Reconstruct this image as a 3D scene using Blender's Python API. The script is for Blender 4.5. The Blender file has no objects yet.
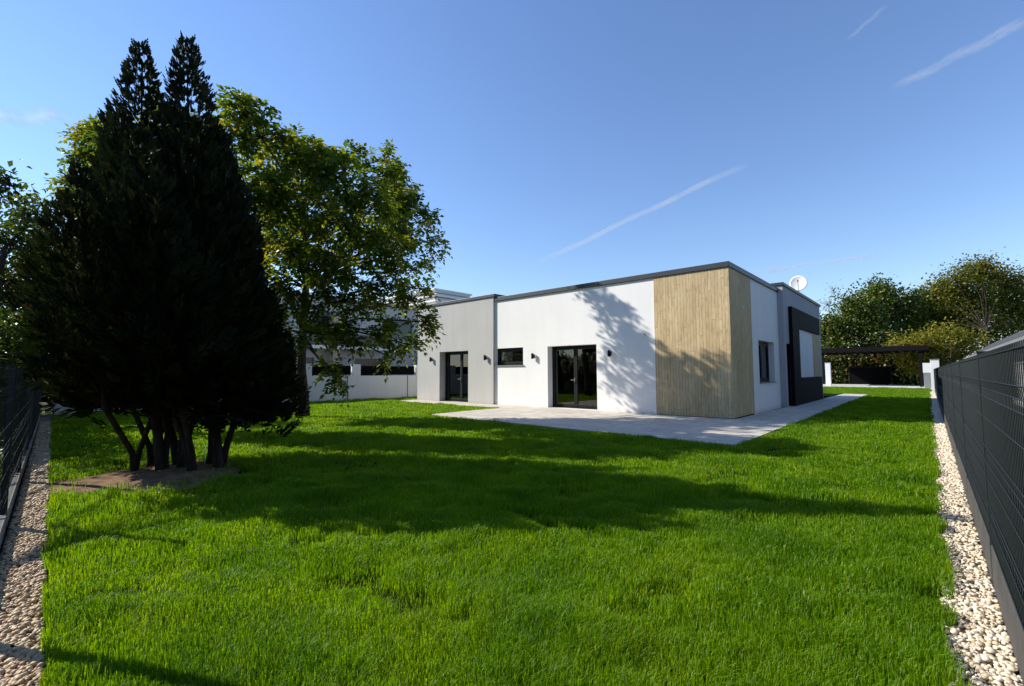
import bpy, math, random
import numpy as np
from mathutils import Vector, Matrix

random.seed(7)
RNG = np.random.default_rng(11)
SC = bpy.context.scene
COL = SC.collection

# ------------------------------------------------------------------ camera
FPX, EYE = 458.61, 1.4
yaw, pit, rol = math.radians(42.187), math.radians(3.677), math.radians(-0.2113)
F = Vector((-math.sin(yaw) * math.cos(pit), math.cos(yaw) * math.cos(pit), math.sin(pit)))
R0 = Vector((math.cos(yaw), math.sin(yaw), 0))
U0 = R0.cross(F)
R = R0 * math.cos(rol) + U0 * math.sin(rol)
U = U0 * math.cos(rol) - R0 * math.sin(rol)
cd = bpy.data.cameras.new('camera')
cam = bpy.data.objects.new('camera', cd)
COL.objects.link(cam)
M = Matrix(((R.x, U.x, -F.x, 0), (R.y, U.y, -F.y, 0), (R.z, U.z, -F.z, EYE), (0, 0, 0, 1)))
cam.matrix_world = M
cd.sensor_width = 36
cd.lens = FPX * 36 / 1024
cd.clip_start = 0.05
cd.clip_end = 30000
SC.camera = cam

# ------------------------------------------------------------------ light
SUN_EL = math.radians(34.5)
SX, SY = -0.885, -0.465
w = bpy.data.worlds.new('World')
SC.world = w
w.use_nodes = True
nt = w.node_tree
bg = nt.nodes['Background']
sky = nt.nodes.new('ShaderNodeTexSky')
sky.sky_type = 'NISHITA'
sky.sun_disc = False
sky.sun_elevation = SUN_EL
sky.sun_rotation = math.atan2(SX, SY)
sky.altitude = 0
sky.air_density = 1.25
sky.dust_density = 0.0
sky.ozone_density = 3.2
bg.inputs['Strength'].default_value = 0.09
tint = nt.nodes.new('ShaderNodeMix')
tint.data_type = 'RGBA'; tint.blend_type = 'MULTIPLY'
tint.inputs[0].default_value = 1.0
tint.inputs[7].default_value = (1.17, 1.25, 1.48, 1)
nt.links.new(sky.outputs[0], tint.inputs[6])
nt.links.new(tint.outputs[2], bg.inputs['Color'])
sd = bpy.data.lights.new('sun', 'SUN')
sd.energy = 5.0
sd.angle = math.radians(0.5)
sd.color = (1.0, 0.95, 0.86)
sun = bpy.data.objects.new('sun', sd)
COL.objects.link(sun)
n = math.hypot(SX, SY)
to_sun = Vector((SX / n * math.cos(SUN_EL), SY / n * math.cos(SUN_EL), math.sin(SUN_EL)))
sun.rotation_euler = to_sun.to_track_quat('Z', 'Y').to_euler()
SC.view_settings.view_transform = 'Standard'
SC.view_settings.look = 'None'
SC.view_settings.exposure = 0.55
SC.view_settings.gamma = 1
SC.cycles.transparent_max_bounces = 24
SC.cycles.max_bounces = 8


# ------------------------------------------------------------------ materials
class NT:
    def __init__(s, name):
        s.m = bpy.data.materials.new(name)
        s.m.use_nodes = True
        s.t = s.m.node_tree
        s.b = s.t.nodes['Principled BSDF']
        s.o = s.t.nodes['Material Output']

    def n(s, typ, **kw):
        x = s.t.nodes.new(typ)
        for k, v in kw.items():
            if k in x.inputs:
                x.inputs[k].default_value = v
            else:
                setattr(x, k, v)
        return x

    def l(s, a, b):
        s.t.links.new(a, b)

    def coord(s, scale=(1, 1, 1)):
        g = s.n('ShaderNodeNewGeometry')
        mp = s.n('ShaderNodeMapping')
        mp.inputs['Scale'].default_value = scale
        s.l(g.outputs['Position'], mp.inputs['Vector'])
        return mp.outputs[0]

    def noise(s, scale, detail=4, vec=None, rough=0.55):
        x = s.n('ShaderNodeTexNoise', Scale=scale, Detail=detail, Roughness=rough)
        s.l(vec or s.coord(), x.inputs['Vector'])
        return x.outputs[0]

    def ramp(s, fac, stops):
        r = s.n('ShaderNodeValToRGB')
        e = r.color_ramp.elements
        while len(e) < len(stops):
            e.new(0.5)
        for el, (p, c) in zip(e, stops):
            el.position = p
            el.color = (*c, 1) if len(c) == 3 else c
        s.l(fac, r.inputs[0])
        return r.outputs[0]

    def math(s, op, a, b=None):
        x = s.n('ShaderNodeMath', operation=op)
        for i, v in enumerate((a, b)):
            if v is None:
                continue
            if isinstance(v, (int, float)):
                x.inputs[i].default_value = v
            else:
                s.l(v, x.inputs[i])
        return x.outputs[0]

    def mix(s, fac, a, b, mode='MIX'):
        x = s.n('ShaderNodeMix', data_type='RGBA', blend_type=mode)
        for i, v in ((0, fac), (6, a), (7, b)):
            if isinstance(v, (int, float)):
                x.inputs[i].default_value = v
            elif isinstance(v, tuple):
                x.inputs[i].default_value = (*v, 1)
            else:
                s.l(v, x.inputs[i])
        return x.outputs[2]

    def bump(s, h, strength=0.3, dist=0.01):
        x = s.n('ShaderNodeBump', Strength=strength, Distance=dist)
        s.l(h, x.inputs['Height'])
        s.l(x.outputs[0], s.b.inputs['Normal'])


def basic(name, c, rough=0.6, var=0.12, scale=6.0, metallic=0.0, bump=0.0, bscale=60, spec=0.5):
    k = NT(name)
    lo = tuple(x * (1 - var) for x in c)
    hi = tuple(min(1, x * (1 + var)) for x in c)
    col = k.ramp(k.noise(scale, 5), [(0.3, lo), (0.7, hi)])
    k.l(col, k.b.inputs['Base Color'])
    k.b.inputs['Roughness'].default_value = rough
    k.b.inputs['Metallic'].default_value = metallic
    k.b.inputs['Specular IOR Level'].default_value = spec
    if bump:
        k.bump(k.noise(bscale, 3), bump, 0.006)
    return k.m


def plaster(name, c, streak=0.06):
    k = NT(name)
    big = k.noise(0.7, 4)
    st = k.noise(1.0, 5, k.coord((3.0, 3.0, 0.25)))
    f = k.math('ADD', k.math('MULTIPLY', big, 0.5), k.math('MULTIPLY', st, 0.5))
    lo = tuple(x * (1 - streak) for x in c)
    hi = tuple(min(0.86, x * (1 + streak * 0.6)) for x in c)
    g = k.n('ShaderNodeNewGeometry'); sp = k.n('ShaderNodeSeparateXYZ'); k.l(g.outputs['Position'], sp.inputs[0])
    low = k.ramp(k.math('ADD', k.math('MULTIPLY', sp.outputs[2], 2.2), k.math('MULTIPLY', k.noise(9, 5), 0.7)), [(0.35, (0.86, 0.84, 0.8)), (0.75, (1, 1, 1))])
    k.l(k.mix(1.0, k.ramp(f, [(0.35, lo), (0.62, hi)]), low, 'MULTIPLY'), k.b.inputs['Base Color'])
    k.b.inputs['Roughness'].default_value = 0.9
    k.b.inputs['Specular IOR Level'].default_value = 0.2
    k.bump(k.noise(140, 2), 0.35, 0.004)
    return k.m


def leafmat(name, c1, c2, c3, trans=0.4, rough=0.45, spec=0.4, tr_gain=1.3):
    """leaf colour picked per leaf from the 'rnd' attribute"""
    k = NT(name)
    a = k.n('ShaderNodeAttribute', attribute_name='rnd')
    col = k.ramp(a.outputs['Fac'], [(0.0, c1), (0.55, c2), (1.0, c3)])
    k.l(col, k.b.inputs['Base Color'])
    k.b.inputs['Roughness'].default_value = rough
    k.b.inputs['Specular IOR Level'].default_value = spec
    tr = k.n('ShaderNodeBsdfTranslucent')
    tc = k.mix(1.0, col, (tr_gain, tr_gain * 1.05, tr_gain * 0.5), 'MULTIPLY')
    k.l(tc, tr.inputs['Color'])
    mx = k.n('ShaderNodeMixShader')
    mx.inputs[0].default_value = trans
    k.l(k.b.outputs[0], mx.inputs[1])
    k.l(tr.outputs[0], mx.inputs[2])
    k.l(mx.outputs[0], k.o.inputs['Surface'])
    return k.m


def wood_clad():
    k = NT('wood_cladding')
    g = k.n('ShaderNodeNewGeometry')
    sp = k.n('ShaderNodeSeparateXYZ')
    k.l(g.outputs['Position'], sp.inputs[0])
    s = k.math('SUBTRACT', sp.outputs[0], sp.outputs[1])
    q = k.math('DIVIDE', s, 0.095)
    idx = k.math('FLOOR', q)
    fr = k.math('FRACT', q)
    wn = k.n('ShaderNodeTexWhiteNoise', noise_dimensions='1D')
    k.l(idx, wn.inputs['W'])
    # boards are cut to random lengths
    zz = k.math('ADD', k.math('DIVIDE', sp.outputs[2], 1.9), k.math('MULTIPLY', wn.outputs[0], 7.3))
    zi = k.math('FLOOR', zz)
    zf = k.math('FRACT', zz)
    wn2 = k.n('ShaderNodeTexWhiteNoise', noise_dimensions='2D')
    cb = k.n('ShaderNodeCombineXYZ')
    k.l(idx, cb.inputs[0]); k.l(zi, cb.inputs[1])
    k.l(cb.outputs[0], wn2.inputs['Vector'])
    cv = k.n('ShaderNodeCombineXYZ')
    k.l(k.math('MULTIPLY', s, 26.0), cv.inputs[0])
    k.l(k.math('ADD', k.math('MULTIPLY', sp.outputs[2], 3.6), k.math('MULTIPLY', idx, 3.7)), cv.inputs[1])
    k.l(k.math('MULTIPLY', wn2.outputs[0], 9.0), cv.inputs[2])
    grain = k.n('ShaderNodeTexNoise', Scale=1.0, Detail=6.0, Roughness=0.62)
    k.l(cv.outputs[0], grain.inputs['Vector'])
    base = k.ramp(wn2.outputs[0], [(0.0, (0.52, 0.385, 0.205)), (0.5, (0.565, 0.425, 0.232)), (1.0, (0.61, 0.47, 0.27))])
    gr = k.ramp(grain.outputs[0], [(0.3, (0.66, 0.62, 0.56)), (0.5, (1.0, 1.0, 1.0)), (0.75, (1.1, 1.1, 1.12))])
    col = k.mix(1.0, base, gr, 'MULTIPLY')
    bl = k.ramp(k.noise(1.0, 5, k.coord((2.2, 2.2, 0.8))), [(0.3, (0.86, 0.84, 0.82)), (0.55, (1.0, 1.0, 1.0)), (0.75, (1.14, 1.15, 1.18))])
    col = k.mix(1.0, col, bl, 'MULTIPLY')
    e1 = k.math('LESS_THAN', fr, 0.07)
    e2 = k.math('LESS_THAN', zf, 0.004)
    gap = k.math('MAXIMUM', e1, e2)
    col2 = k.mix(gap, col, (0.23, 0.165, 0.095))
    k.l(col2, k.b.inputs['Base Color'])
    k.b.inputs['Roughness'].default_value = 0.75
    k.b.inputs['Specular IOR Level'].default_value = 0.25
    k.bump(k.math('SUBTRACT', grain.outputs[0], k.math('MULTIPLY', gap, 1.5)), 0.5, 0.008)
    return k.m


def paving():
    k = NT('paving_slabs')
    v = k.coord()
    br = k.n('ShaderNodeTexBrick', Scale=1.0)
    br.offset = 0.5
    br.inputs['Brick Width'].default_value = 0.8
    br.inputs['Row Height'].default_value = 0.4
    br.inputs['Mortar Size'].default_value = 0.009
    br.inputs['Color1'].default_value = (0.6, 0.535, 0.44, 1)
    br.inputs['Color2'].default_value = (0.5, 0.445, 0.365, 1)
    br.inputs['Mortar'].default_value = (0.2, 0.19, 0.18, 1)
    k.l(v, br.inputs['Vector'])
    nz = k.ramp(k.noise(3.0, 6), [(0.3, (0.82, 0.82, 0.83)), (0.7, (1.08, 1.07, 1.05))])
    fine = k.ramp(k.noise(90, 2), [(0.35, (0.88, 0.88, 0.88)), (0.65, (1.06, 1.06, 1.06))])
    c = k.mix(1.0, k.mix(1.0, br.outputs[0], nz, 'MULTIPLY'), fine, 'MULTIPLY')
    k.l(c, k.b.inputs['Base Color'])
    k.b.inputs['Roughness'].default_value = 0.8
    k.bump(k.math('SUBTRACT', k.noise(60, 3), k.math('MULTIPLY', br.outputs[1], 2)), 0.25, 0.004)
    return k.m


def glass():
    k = NT('window_glass')
    tr = k.n('ShaderNodeBsdfTransparent')
    tr.inputs[0].default_value = (0.5, 0.53, 0.53, 1)
    gl = k.n('ShaderNodeBsdfGlossy')
    gl.inputs['Roughness'].default_value = 0.01
    fr = k.n('ShaderNodeFresnel', IOR=1.9)
    mx = k.n('ShaderNodeMixShader')
    k.l(fr.outputs[0], mx.inputs[0])
    k.l(tr.outputs[0], mx.inputs[1])
    k.l(gl.outputs[0], mx.inputs[2])
    k.l(mx.outputs[0], k.o.inputs['Surface'])
    return k.m


def contrail_mat(alpha):
    k = NT('ice_trail')
    df = k.n('ShaderNodeBsdfDiffuse')
    df.inputs[0].default_value = (0.75, 0.77, 0.8, 1)
    tl = k.n('ShaderNodeBsdfTranslucent')
    tl.inputs[0].default_value = (0.75, 0.77, 0.8, 1)
    m0 = k.n('ShaderNodeMixShader'); m0.inputs[0].default_value = 0.5
    k.l(df.outputs[0], m0.inputs[1]); k.l(tl.outputs[0], m0.inputs[2])
    tp = k.n('ShaderNodeBsdfTransparent')
    mx = k.n('ShaderNodeMixShader')
    f = k.ramp(k.noise(0.006, 5), [(0.3, (alpha * 0.35,) * 3), (0.7, (alpha,) * 3)])
    a = k.n('ShaderNodeAttribute', attribute_name='rnd')
    k.l(k.math('MULTIPLY', f, a.outputs['Fac']), mx.inputs[0])
    k.l(tp.outputs[0], mx.inputs[1]); k.l(m0.outputs[0], mx.inputs[2])
    k.l(mx.outputs[0], k.o.inputs['Surface'])
    return k.m


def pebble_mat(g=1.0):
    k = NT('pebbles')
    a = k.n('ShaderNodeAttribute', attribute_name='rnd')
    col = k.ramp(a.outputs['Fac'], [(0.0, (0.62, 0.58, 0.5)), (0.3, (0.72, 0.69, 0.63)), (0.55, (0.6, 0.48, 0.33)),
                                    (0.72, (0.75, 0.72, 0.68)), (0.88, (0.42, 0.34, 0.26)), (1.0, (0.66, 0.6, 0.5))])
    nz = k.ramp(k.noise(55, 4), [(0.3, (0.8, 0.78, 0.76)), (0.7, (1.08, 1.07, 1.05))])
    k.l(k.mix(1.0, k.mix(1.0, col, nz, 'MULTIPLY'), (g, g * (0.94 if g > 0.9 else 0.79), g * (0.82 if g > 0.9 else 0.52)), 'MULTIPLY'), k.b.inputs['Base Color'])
    k.b.inputs['Roughness'].default_value = 0.6
    return k.m


def grass_mat():
    k = NT('grass_blades')
    a = k.n('ShaderNodeAttribute', attribute_name='rnd')
    base = k.ramp(a.outputs['Fac'], [(0.0, (0.05, 0.125, 0.002)), (0.4, (0.112, 0.232, 0.003)), (0.75, (0.175, 0.295, 0.004)),
                                     (0.93, (0.22, 0.3, 0.008)), (1.0, (0.26, 0.26, 0.08))])
    pt = k.ramp(k.noise(1.1, 5), [(0.3, (0.6, 0.74, 0.6)), (0.5, (0.97, 0.98, 0.9)), (0.7, (1.3, 1.15, 1.0))])
    col = k.mix(1.0, base, pt, 'MULTIPLY')
    k.l(col, k.b.inputs['Base Color'])
    k.b.inputs['Roughness'].default_value = 0.42
    k.b.inputs['Specular IOR Level'].default_value = 0.2
    tr = k.n('ShaderNodeBsdfTranslucent')
    k.l(k.mix(1.0, col, (1.9, 1.75, 0.4), 'MULTIPLY'), tr.inputs['Color'])
    mx = k.n('ShaderNodeMixShader')
    mx.inputs[0].default_value = 0.48
    k.l(k.b.outputs[0], mx.inputs[1]); k.l(tr.outputs[0], mx.inputs[2])
    k.l(mx.outputs[0], k.o.inputs['Surface'])
    return k.m


def slat_mat(name, c1, c2, pitch):
    k = NT(name)
    g = k.n('ShaderNodeNewGeometry')
    sp = k.n('ShaderNodeSeparateXYZ')
    k.l(g.outputs['Position'], sp.inputs[0])
    f = k.math('LESS_THAN', k.math('FRACT', k.math('DIVIDE', sp.outputs[2], pitch)), 0.2)
    k.l(k.mix(f, c1, c2), k.b.inputs['Base Color'])
    k.b.inputs['Roughness'].default_value = 0.9
    k.b.inputs['Specular IOR Level'].default_value = 0.05
    return k.m


def brick_mat():
    k = NT('bricks')
    g = k.n('ShaderNodeNewGeometry')
    sp = k.n('ShaderNodeSeparateXYZ')
    k.l(g.outputs['Position'], sp.inputs[0])
    cb = k.n('ShaderNodeCombineXYZ')
    k.l(k.math('ADD', sp.outputs[0], sp.outputs[1]), cb.inputs[0]); k.l(sp.outputs[2], cb.inputs[1])
    br = k.n('ShaderNodeTexBrick', Scale=1.0)
    br.inputs['Brick Width'].default_value = 0.25
    br.inputs['Row Height'].default_value = 0.08
    br.inputs['Mortar Size'].default_value = 0.01
    br.inputs['Color1'].default_value = (0.5, 0.34, 0.2, 1)
    br.inputs['Color2'].default_value = (0.4, 0.25, 0.14, 1)
    br.inputs['Mortar'].default_value = (0.5, 0.46, 0.4, 1)
    k.l(cb.outputs[0], br.inputs['Vector'])
    k.l(br.outputs[0], k.b.inputs['Base Color'])
    k.b.inputs['Roughness'].default_value = 0.85
    return k.m


def bark(name, c1, c2):
    k = NT(name)
    nz = k.noise(7.0, 7, k.coord((1.6, 1.6, 0.35)), 0.7)
    k.l(k.ramp(nz, [(0.35, c1), (0.65, c2)]), k.b.inputs['Base Color'])
    k.b.inputs['Roughness'].default_value = 0.9
    k.b.inputs['Specular IOR Level'].default_value = 0.2
    k.bump(nz, 0.9, 0.03)
    return k.m


WHITE = plaster('white_plaster', (0.8, 0.785, 0.75), 0.04)
GREY = plaster('light_grey_plaster', (0.47, 0.455, 0.425), 0.06)
DGREY = plaster('dark_grey_plaster', (0.4, 0.39, 0.4), 0.08)
WALLW = plaster('garden_wall_plaster', (0.72, 0.72, 0.71), 0.06)
WOOD = wood_clad()
ANTH = basic('anthracite_metal', (0.009, 0.01, 0.011), 0.55, 0.1, spec=0.2)
COPE = basic('coping_sheet', (0.032, 0.036, 0.042), 0.45, 0.12, 2.0, 0.1)
BLACKM = basic('black_cladding', (0.006, 0.0052, 0.0055), 0.75, 0.15, spec=0.12)
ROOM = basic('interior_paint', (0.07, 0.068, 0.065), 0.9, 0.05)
ROOF = basic('roof_membrane', (0.1, 0.1, 0.1), 0.9)
GLASS = glass()
PAVE = paving()
CONC = basic('concrete', (0.2, 0.195, 0.185), 0.85, 0.25, 5.0, 0, 0.3)
CONCD = basic('dark_concrete', (0.055, 0.05, 0.046), 0.85, 0.3, 4.0, 0, 0.3)
STEEL = basic('brushed_steel', (0.5, 0.5, 0.5), 0.35, 0.05, 20, 0.9)
DISH = basic('dish_enamel', (0.76, 0.75, 0.7), 0.45, 0.05)
PLAST = basic('white_plastic', (0.7, 0.7, 0.68), 0.4, 0.05)
SHEDW = basic('dark_cladding', (0.025, 0.03, 0.03), 0.7, 0.2, 2.0)
FASC = basic('grey_fascia', (0.2, 0.205, 0.21), 0.5, 0.1)
TARP = basic('tar_paper', (0.045, 0.045, 0.048), 0.9, 0.25, 3.0, 0, 0.3)
MESHM = basic('fence_coating', (0.011, 0.015, 0.016), 0.55, 0.1, spec=0.3)
SOIL = basic('bare_soil', (0.2, 0.125, 0.07), 0.95, 0.45, 7.0, 0, 1.0, 40, spec=0.08)
DSOIL = basic('dark_soil', (0.03, 0.026, 0.02), 0.95, 0.4, 3.0, spec=0.08)
TURF = basic('turf_soil', (0.014, 0.02, 0.004), 1.0, 0.4, 2.0, spec=0.0)
LAND = basic('rough_land', (0.035, 0.05, 0.015), 0.95, 0.5, 0.05, spec=0.08)
GBED = basic('gravel_bed', (0.22, 0.19, 0.15), 0.9, 0.4, 60.0, 0, 0.6, spec=0.08)
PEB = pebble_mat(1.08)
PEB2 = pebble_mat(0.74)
GRASS = grass_mat()
BRICK = brick_mat()
DSLAT = slat_mat('dark_slats', (0.006, 0.006, 0.007), (0.002, 0.002, 0.002), 0.09)
LSLAT = slat_mat('pale_louvres', (0.62, 0.61, 0.58), (0.16, 0.16, 0.16), 0.36)
ROOFG = basic('neighbour_render', (0.44, 0.425, 0.41), 0.8, 0.06)
DARKW = basic('dark_window', (0.02, 0.022, 0.025), 0.15)
BARK1 = bark('walnut_bark', (0.045, 0.035, 0.025), (0.14, 0.115, 0.085))
BARK2 = bark('conifer_bark', (0.018, 0.012, 0.009), (0.06, 0.042, 0.03))
L_WAL = leafmat('walnut_leaves', (0.035, 0.066, 0.006), (0.1, 0.135, 0.011), (0.32, 0.25, 0.03), 0.52, tr_gain=1.8)
L_CON = leafmat('conifer_scales', (0.006, 0.011, 0.003), (0.014, 0.022, 0.006), (0.045, 0.038, 0.012), 0.18, 0.7, 0.15)
L_LEFT = leafmat('dim_leaves', (0.022, 0.042, 0.006), (0.055, 0.08, 0.01), (0.2, 0.17, 0.025), 0.42, tr_gain=1.5)
L_RA = leafmat('round_tree_leaves', (0.035, 0.062, 0.006), (0.09, 0.125, 0.012), (0.19, 0.19, 0.025), 0.3)
L_RB = leafmat('layered_tree_leaves', (0.05, 0.07, 0.006), (0.15, 0.15, 0.015), (0.32, 0.23, 0.04), 0.45)
L_YEL = leafmat('yellow_bush_leaves', (0.1, 0.11, 0.008), (0.22, 0.2, 0.015), (0.33, 0.25, 0.04), 0.4)
L_IVY = leafmat('ivy_leaves', (0.025, 0.04, 0.007), (0.06, 0.075, 0.012), (0.22, 0.1, 0.035), 0.25)


# ------------------------------------------------------------------ helpers
def wloc(o):
    v = Vector((0, 0, 0))
    while o:
        v = v + o.location
        o = o.parent
    return v


def link_mesh(name, verts, faces, mat, parent=None, smooth=False, attr=None):
    """faces: list of index tuples, or (k, n) int array of equal-size faces"""
    verts = np.asarray(verts, dtype=np.float32).reshape(-1, 3)
    if parent is not None:
        verts = verts - np.array(wloc(parent), dtype=np.float32)
    me = bpy.data.meshes.new(name)
    if isinstance(faces, np.ndarray):
        nf, k = faces.shape
        me.vertices.add(len(verts)); me.vertices.foreach_set('co', verts.ravel())
        me.loops.add(nf * k); me.loops.foreach_set('vertex_index', faces.astype(np.int32).ravel())
        me.polygons.add(nf)
        me.polygons.foreach_set('loop_start', np.arange(0, nf * k, k, dtype=np.int32))
        me.polygons.foreach_set('loop_total', np.full(nf, k, dtype=np.int32))
        if smooth:
            me.polygons.foreach_set('use_smooth', np.ones(nf, dtype=bool))
        me.update(calc_edges=True)
    else:
        me.from_pydata(verts.tolist(), [], faces)
        if smooth:
            for p in me.polygons:
                p.use_smooth = True
    if attr is not None:
        a = me.attributes.new('rnd', 'FLOAT', 'POINT')
        a.data.foreach_set('value', np.asarray(attr, dtype=np.float32))
    me.materials.append(mat)
    o = bpy.data.objects.new(name, me)
    COL.objects.link(o)
    o.parent = parent
    return o


class MB:
    def __init__(s):
        s.v = []; s.f = []

    def poly(s, pts):
        b = len(s.v); s.v += [tuple(p) for p in pts]
        s.f.append(tuple(range(b, b + len(pts))))
        return s

    def box(s, x0, x1, y0, y1, z0, z1):
        b = len(s.v)
        s.v += [(x, y, z) for z in (z0, z1) for x, y in ((x0, y0), (x1, y0), (x1, y1), (x0, y1))]
        for q in ((3, 2, 1, 0), (4, 5, 6, 7), (0, 1, 5, 4), (1, 2, 6, 5), (2, 3, 7, 6), (3, 0, 4, 7)):
            s.f.append(tuple(b + i for i in q))
        return s

    def prism(s, poly, z0, z1):
        b = len(s.v); k = len(poly)
        s.v += [(x, y, z0) for x, y in poly] + [(x, y, z1) for x, y in poly]
        s.f.append(tuple(b + i for i in reversed(range(k)))); s.f.append(tuple(b + k + i for i in range(k)))
        for i in range(k):
            j = (i + 1) % k
            s.f.append((b + i, b + j, b + k + j, b + k + i))
        return s

    def tube(s, pts, rad, n=8, cap=True, wob=0.0):
        pts = [Vector(p) for p in pts]
        if isinstance(rad, (int, float)):
            rad = [rad] * len(pts)
        b = len(s.v)
        up = None
        for i, p in enumerate(pts):
            d = (pts[min(i + 1, len(pts) - 1)] - pts[max(i - 1, 0)])
            d = d.normalized() if d.length > 1e-9 else Vector((0, 0, 1))
            if up is None:
                up = Vector((1, 0, 0)) if abs(d.x) < 0.8 else Vector((0, 1, 0))
            a = (up - d * up.dot(d)).normalized(); c = d.cross(a); up = a
            for j in range(n):
                t = 2 * math.pi * j / n
                rr = rad[i] * (1 + (random.uniform(-wob, wob) if wob else 0))
                s.v.append(tuple(p + (a * math.cos(t) + c * math.sin(t)) * rr))
        for i in range(len(pts) - 1):
            for j in range(n):
                k = (j + 1) % n
                s.f.append((b + i * n + j, b + i * n + k, b + (i + 1) * n + k, b + (i + 1) * n + j))
        if cap:
            s.f.append(tuple(b + j for j in reversed(range(n))))
            e = b + (len(pts) - 1) * n
            s.f.append(tuple(e + j for j in range(n)))
        return s

    def build(s, name, mat, parent=None, smooth=False, bevel=0.0):
        o = link_mesh(name, s.v, s.f, mat, parent, smooth)
        if bevel:
            m = o.modifiers.new('bevel', 'BEVEL'); m.width = bevel; m.segments = 2; m.limit_method = 'ANGLE'
        return o


def tag(o, label, cat, group=None):
    o['label'] = label; o['category'] = cat
    if group:
        o['group'] = group
    return o


def struct(o, kind='structure', label=None, cat=None):
    o['kind'] = kind
    if label: o['label'] = label
    if cat: o['category'] = cat
    return o


def thing(name, loc, label, cat, group=None):
    o = bpy.data.objects.new(name, None)
    o.empty_display_size = 0.2
    o.location = loc
    COL.objects.link(o)
    return tag(o, label, cat, group)


def wall_skin(mb, A, B, z0, z1, opens, depth):
    """outer face from A to B (outward normal on the right hand of A->B) with recessed openings"""
    A = Vector((*A, 0)); B = Vector((*B, 0))
    L = (B - A).length; t = (B - A) / L
    inn = Vector((-t.y, t.x, 0))
    us = sorted({0, L, *[o[0] for o in opens], *[o[1] for o in opens]})
    zs = sorted({z0, z1, *[o[2] for o in opens], *[o[3] for o in opens]})
    P = lambda u, z, d=0: A + t * u + inn * d + Vector((0, 0, z))
    for i in range(len(us) - 1):
        for j in range(len(zs) - 1):
            um = (us[i] + us[i + 1]) / 2; zm = (zs[j] + zs[j + 1]) / 2
            if any(o[0] < um < o[1] and o[2] < zm < o[3] for o in opens):
                continue
            mb.poly([P(us[i], zs[j]), P(us[i + 1], zs[j]), P(us[i + 1], zs[j + 1]), P(us[i], zs[j + 1])])
    for (a, b, c, d) in opens:
        mb.poly([P(a, c), P(a, c, depth), P(a, d, depth), P(a, d)])
        mb.poly([P(b, c, depth), P(b, c), P(b, d), P(b, d, depth)])
        mb.poly([P(a, d), P(a, d, depth), P(b, d, depth), P(b, d)])
        mb.poly([P(a, c, depth), P(a, c), P(b, c), P(b, c, depth)])
    return mb


# ------------------------------------------------------------------ ground
g = MB().poly([(-1500, -1500, -0.06), (1500, -1500, -0.06), (1500, 1500, -0.06), (-1500, 1500, -0.06)]).build('ground', LAND)
struct(g)


def fence_y(x):            # line of the left boundary fence
    return 0.04 + (-x - 5.1) * 0.0505


LAWN_X1 = 0.02
lawn_poly = [(LAWN_X1, -2.0), (LAWN_X1, 49.5), (-21.9, 49.5), (-21.9, 1.12), (-3.0, 0.17), (1.3 - 3.0, 0.1), (-1.7, -2.0)]
b = MB(); b.poly([(x, y, 0.0) for x, y in lawn_poly])
struct(b.build('lawn', TURF))
b = MB()
b.poly([(LAWN_X1, -2, -0.012), (0.26, -2, -0.012), (0.26, 41.8, -0.012), (LAWN_X1, 41.8, -0.012)])
b.poly([(-22, fence_y(-22) - 0.02, -0.012), (-22, 1.125, -0.012), (-3.0, 0.17, -0.012), (-1.7, 0.1, -0.012), (-1.7, -0.15, -0.012)])
struct(b.build('gravel_path', GBED))
b = MB().poly([(0.25, -2, -0.02), (6, -2, -0.02), (6, 60, -0.02), (0.25, 60, -0.02)])
b.poly([(-40, 0.3, -0.02), (-40, -14, -0.02), (2, -14, -0.02), (-1.7, -0.16, -0.02), (-22, fence_y(-22) - 0.025, -0.02)][::-1])
struct(b.build('neighbouring_soil', DSOIL))

# terrace with its paving slabs, the strip along the grey wing
b = MB().prism([(-2.72, 9.15), (-2.72, 34.5), (-3.9, 34.5), (-4.2, 14.25), (-19.5, 14.25), (-19.5, 12.95), (-12.5, 12.95), (-12.2, 9.5)], -0.1, 0.035)
struct(b.build('terrace_paving', PAVE, bevel=0.006))
b = MB().prism([(0.7, 49.6), (0.7, 60), (-14, 60), (-14, 49.6)], -0.1, 0.03)
struct(b.build('driveway', basic('pale_concrete', (0.55, 0.53, 0.49), 0.85, 0.15, 2.0)))
# bare soil under the conifer
pts = []
for i in range(40):
    t = 2 * math.pi * i / 40
    r = 1.0 + 0.12 * math.sin(3 * t + 1) + random.uniform(-0.05, 0.05)
    pts.append((-7.85 + 1.05 * r * math.cos(t), 1.45 + 1.15 * r * math.sin(t)))
sv = [(-8.0, 1.58, 0.05)] + [(x, y, 0.006) for x, y in pts] + [(-8.0 + (x + 8.0) * 0.6, 1.58 + (y - 1.58) * 0.6, 0.04 + random.uniform(-0.01, 0.01)) for x, y in pts]
sf = [(0, 41 + i, 41 + (i + 1) % 40) for i in range(40)] + [(1 + i, 1 + (i + 1) % 40, 41 + (i + 1) % 40, 41 + i) for i in range(40)]
struct(link_mesh('soil', sv, sf, SOIL, smooth=True))

# ------------------------------------------------------------------ house
HX, HY = -4.26, 14.19
HT = 4.49       # top of the plaster
WX = -13.87     # where the light grey wing starts
WY = 14.10      # its front plane
house = thing('house', (-10, 20, 0), 'white and grey flat-roofed single-storey house with a wood-clad corner beside the paved terrace', 'house')

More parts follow.
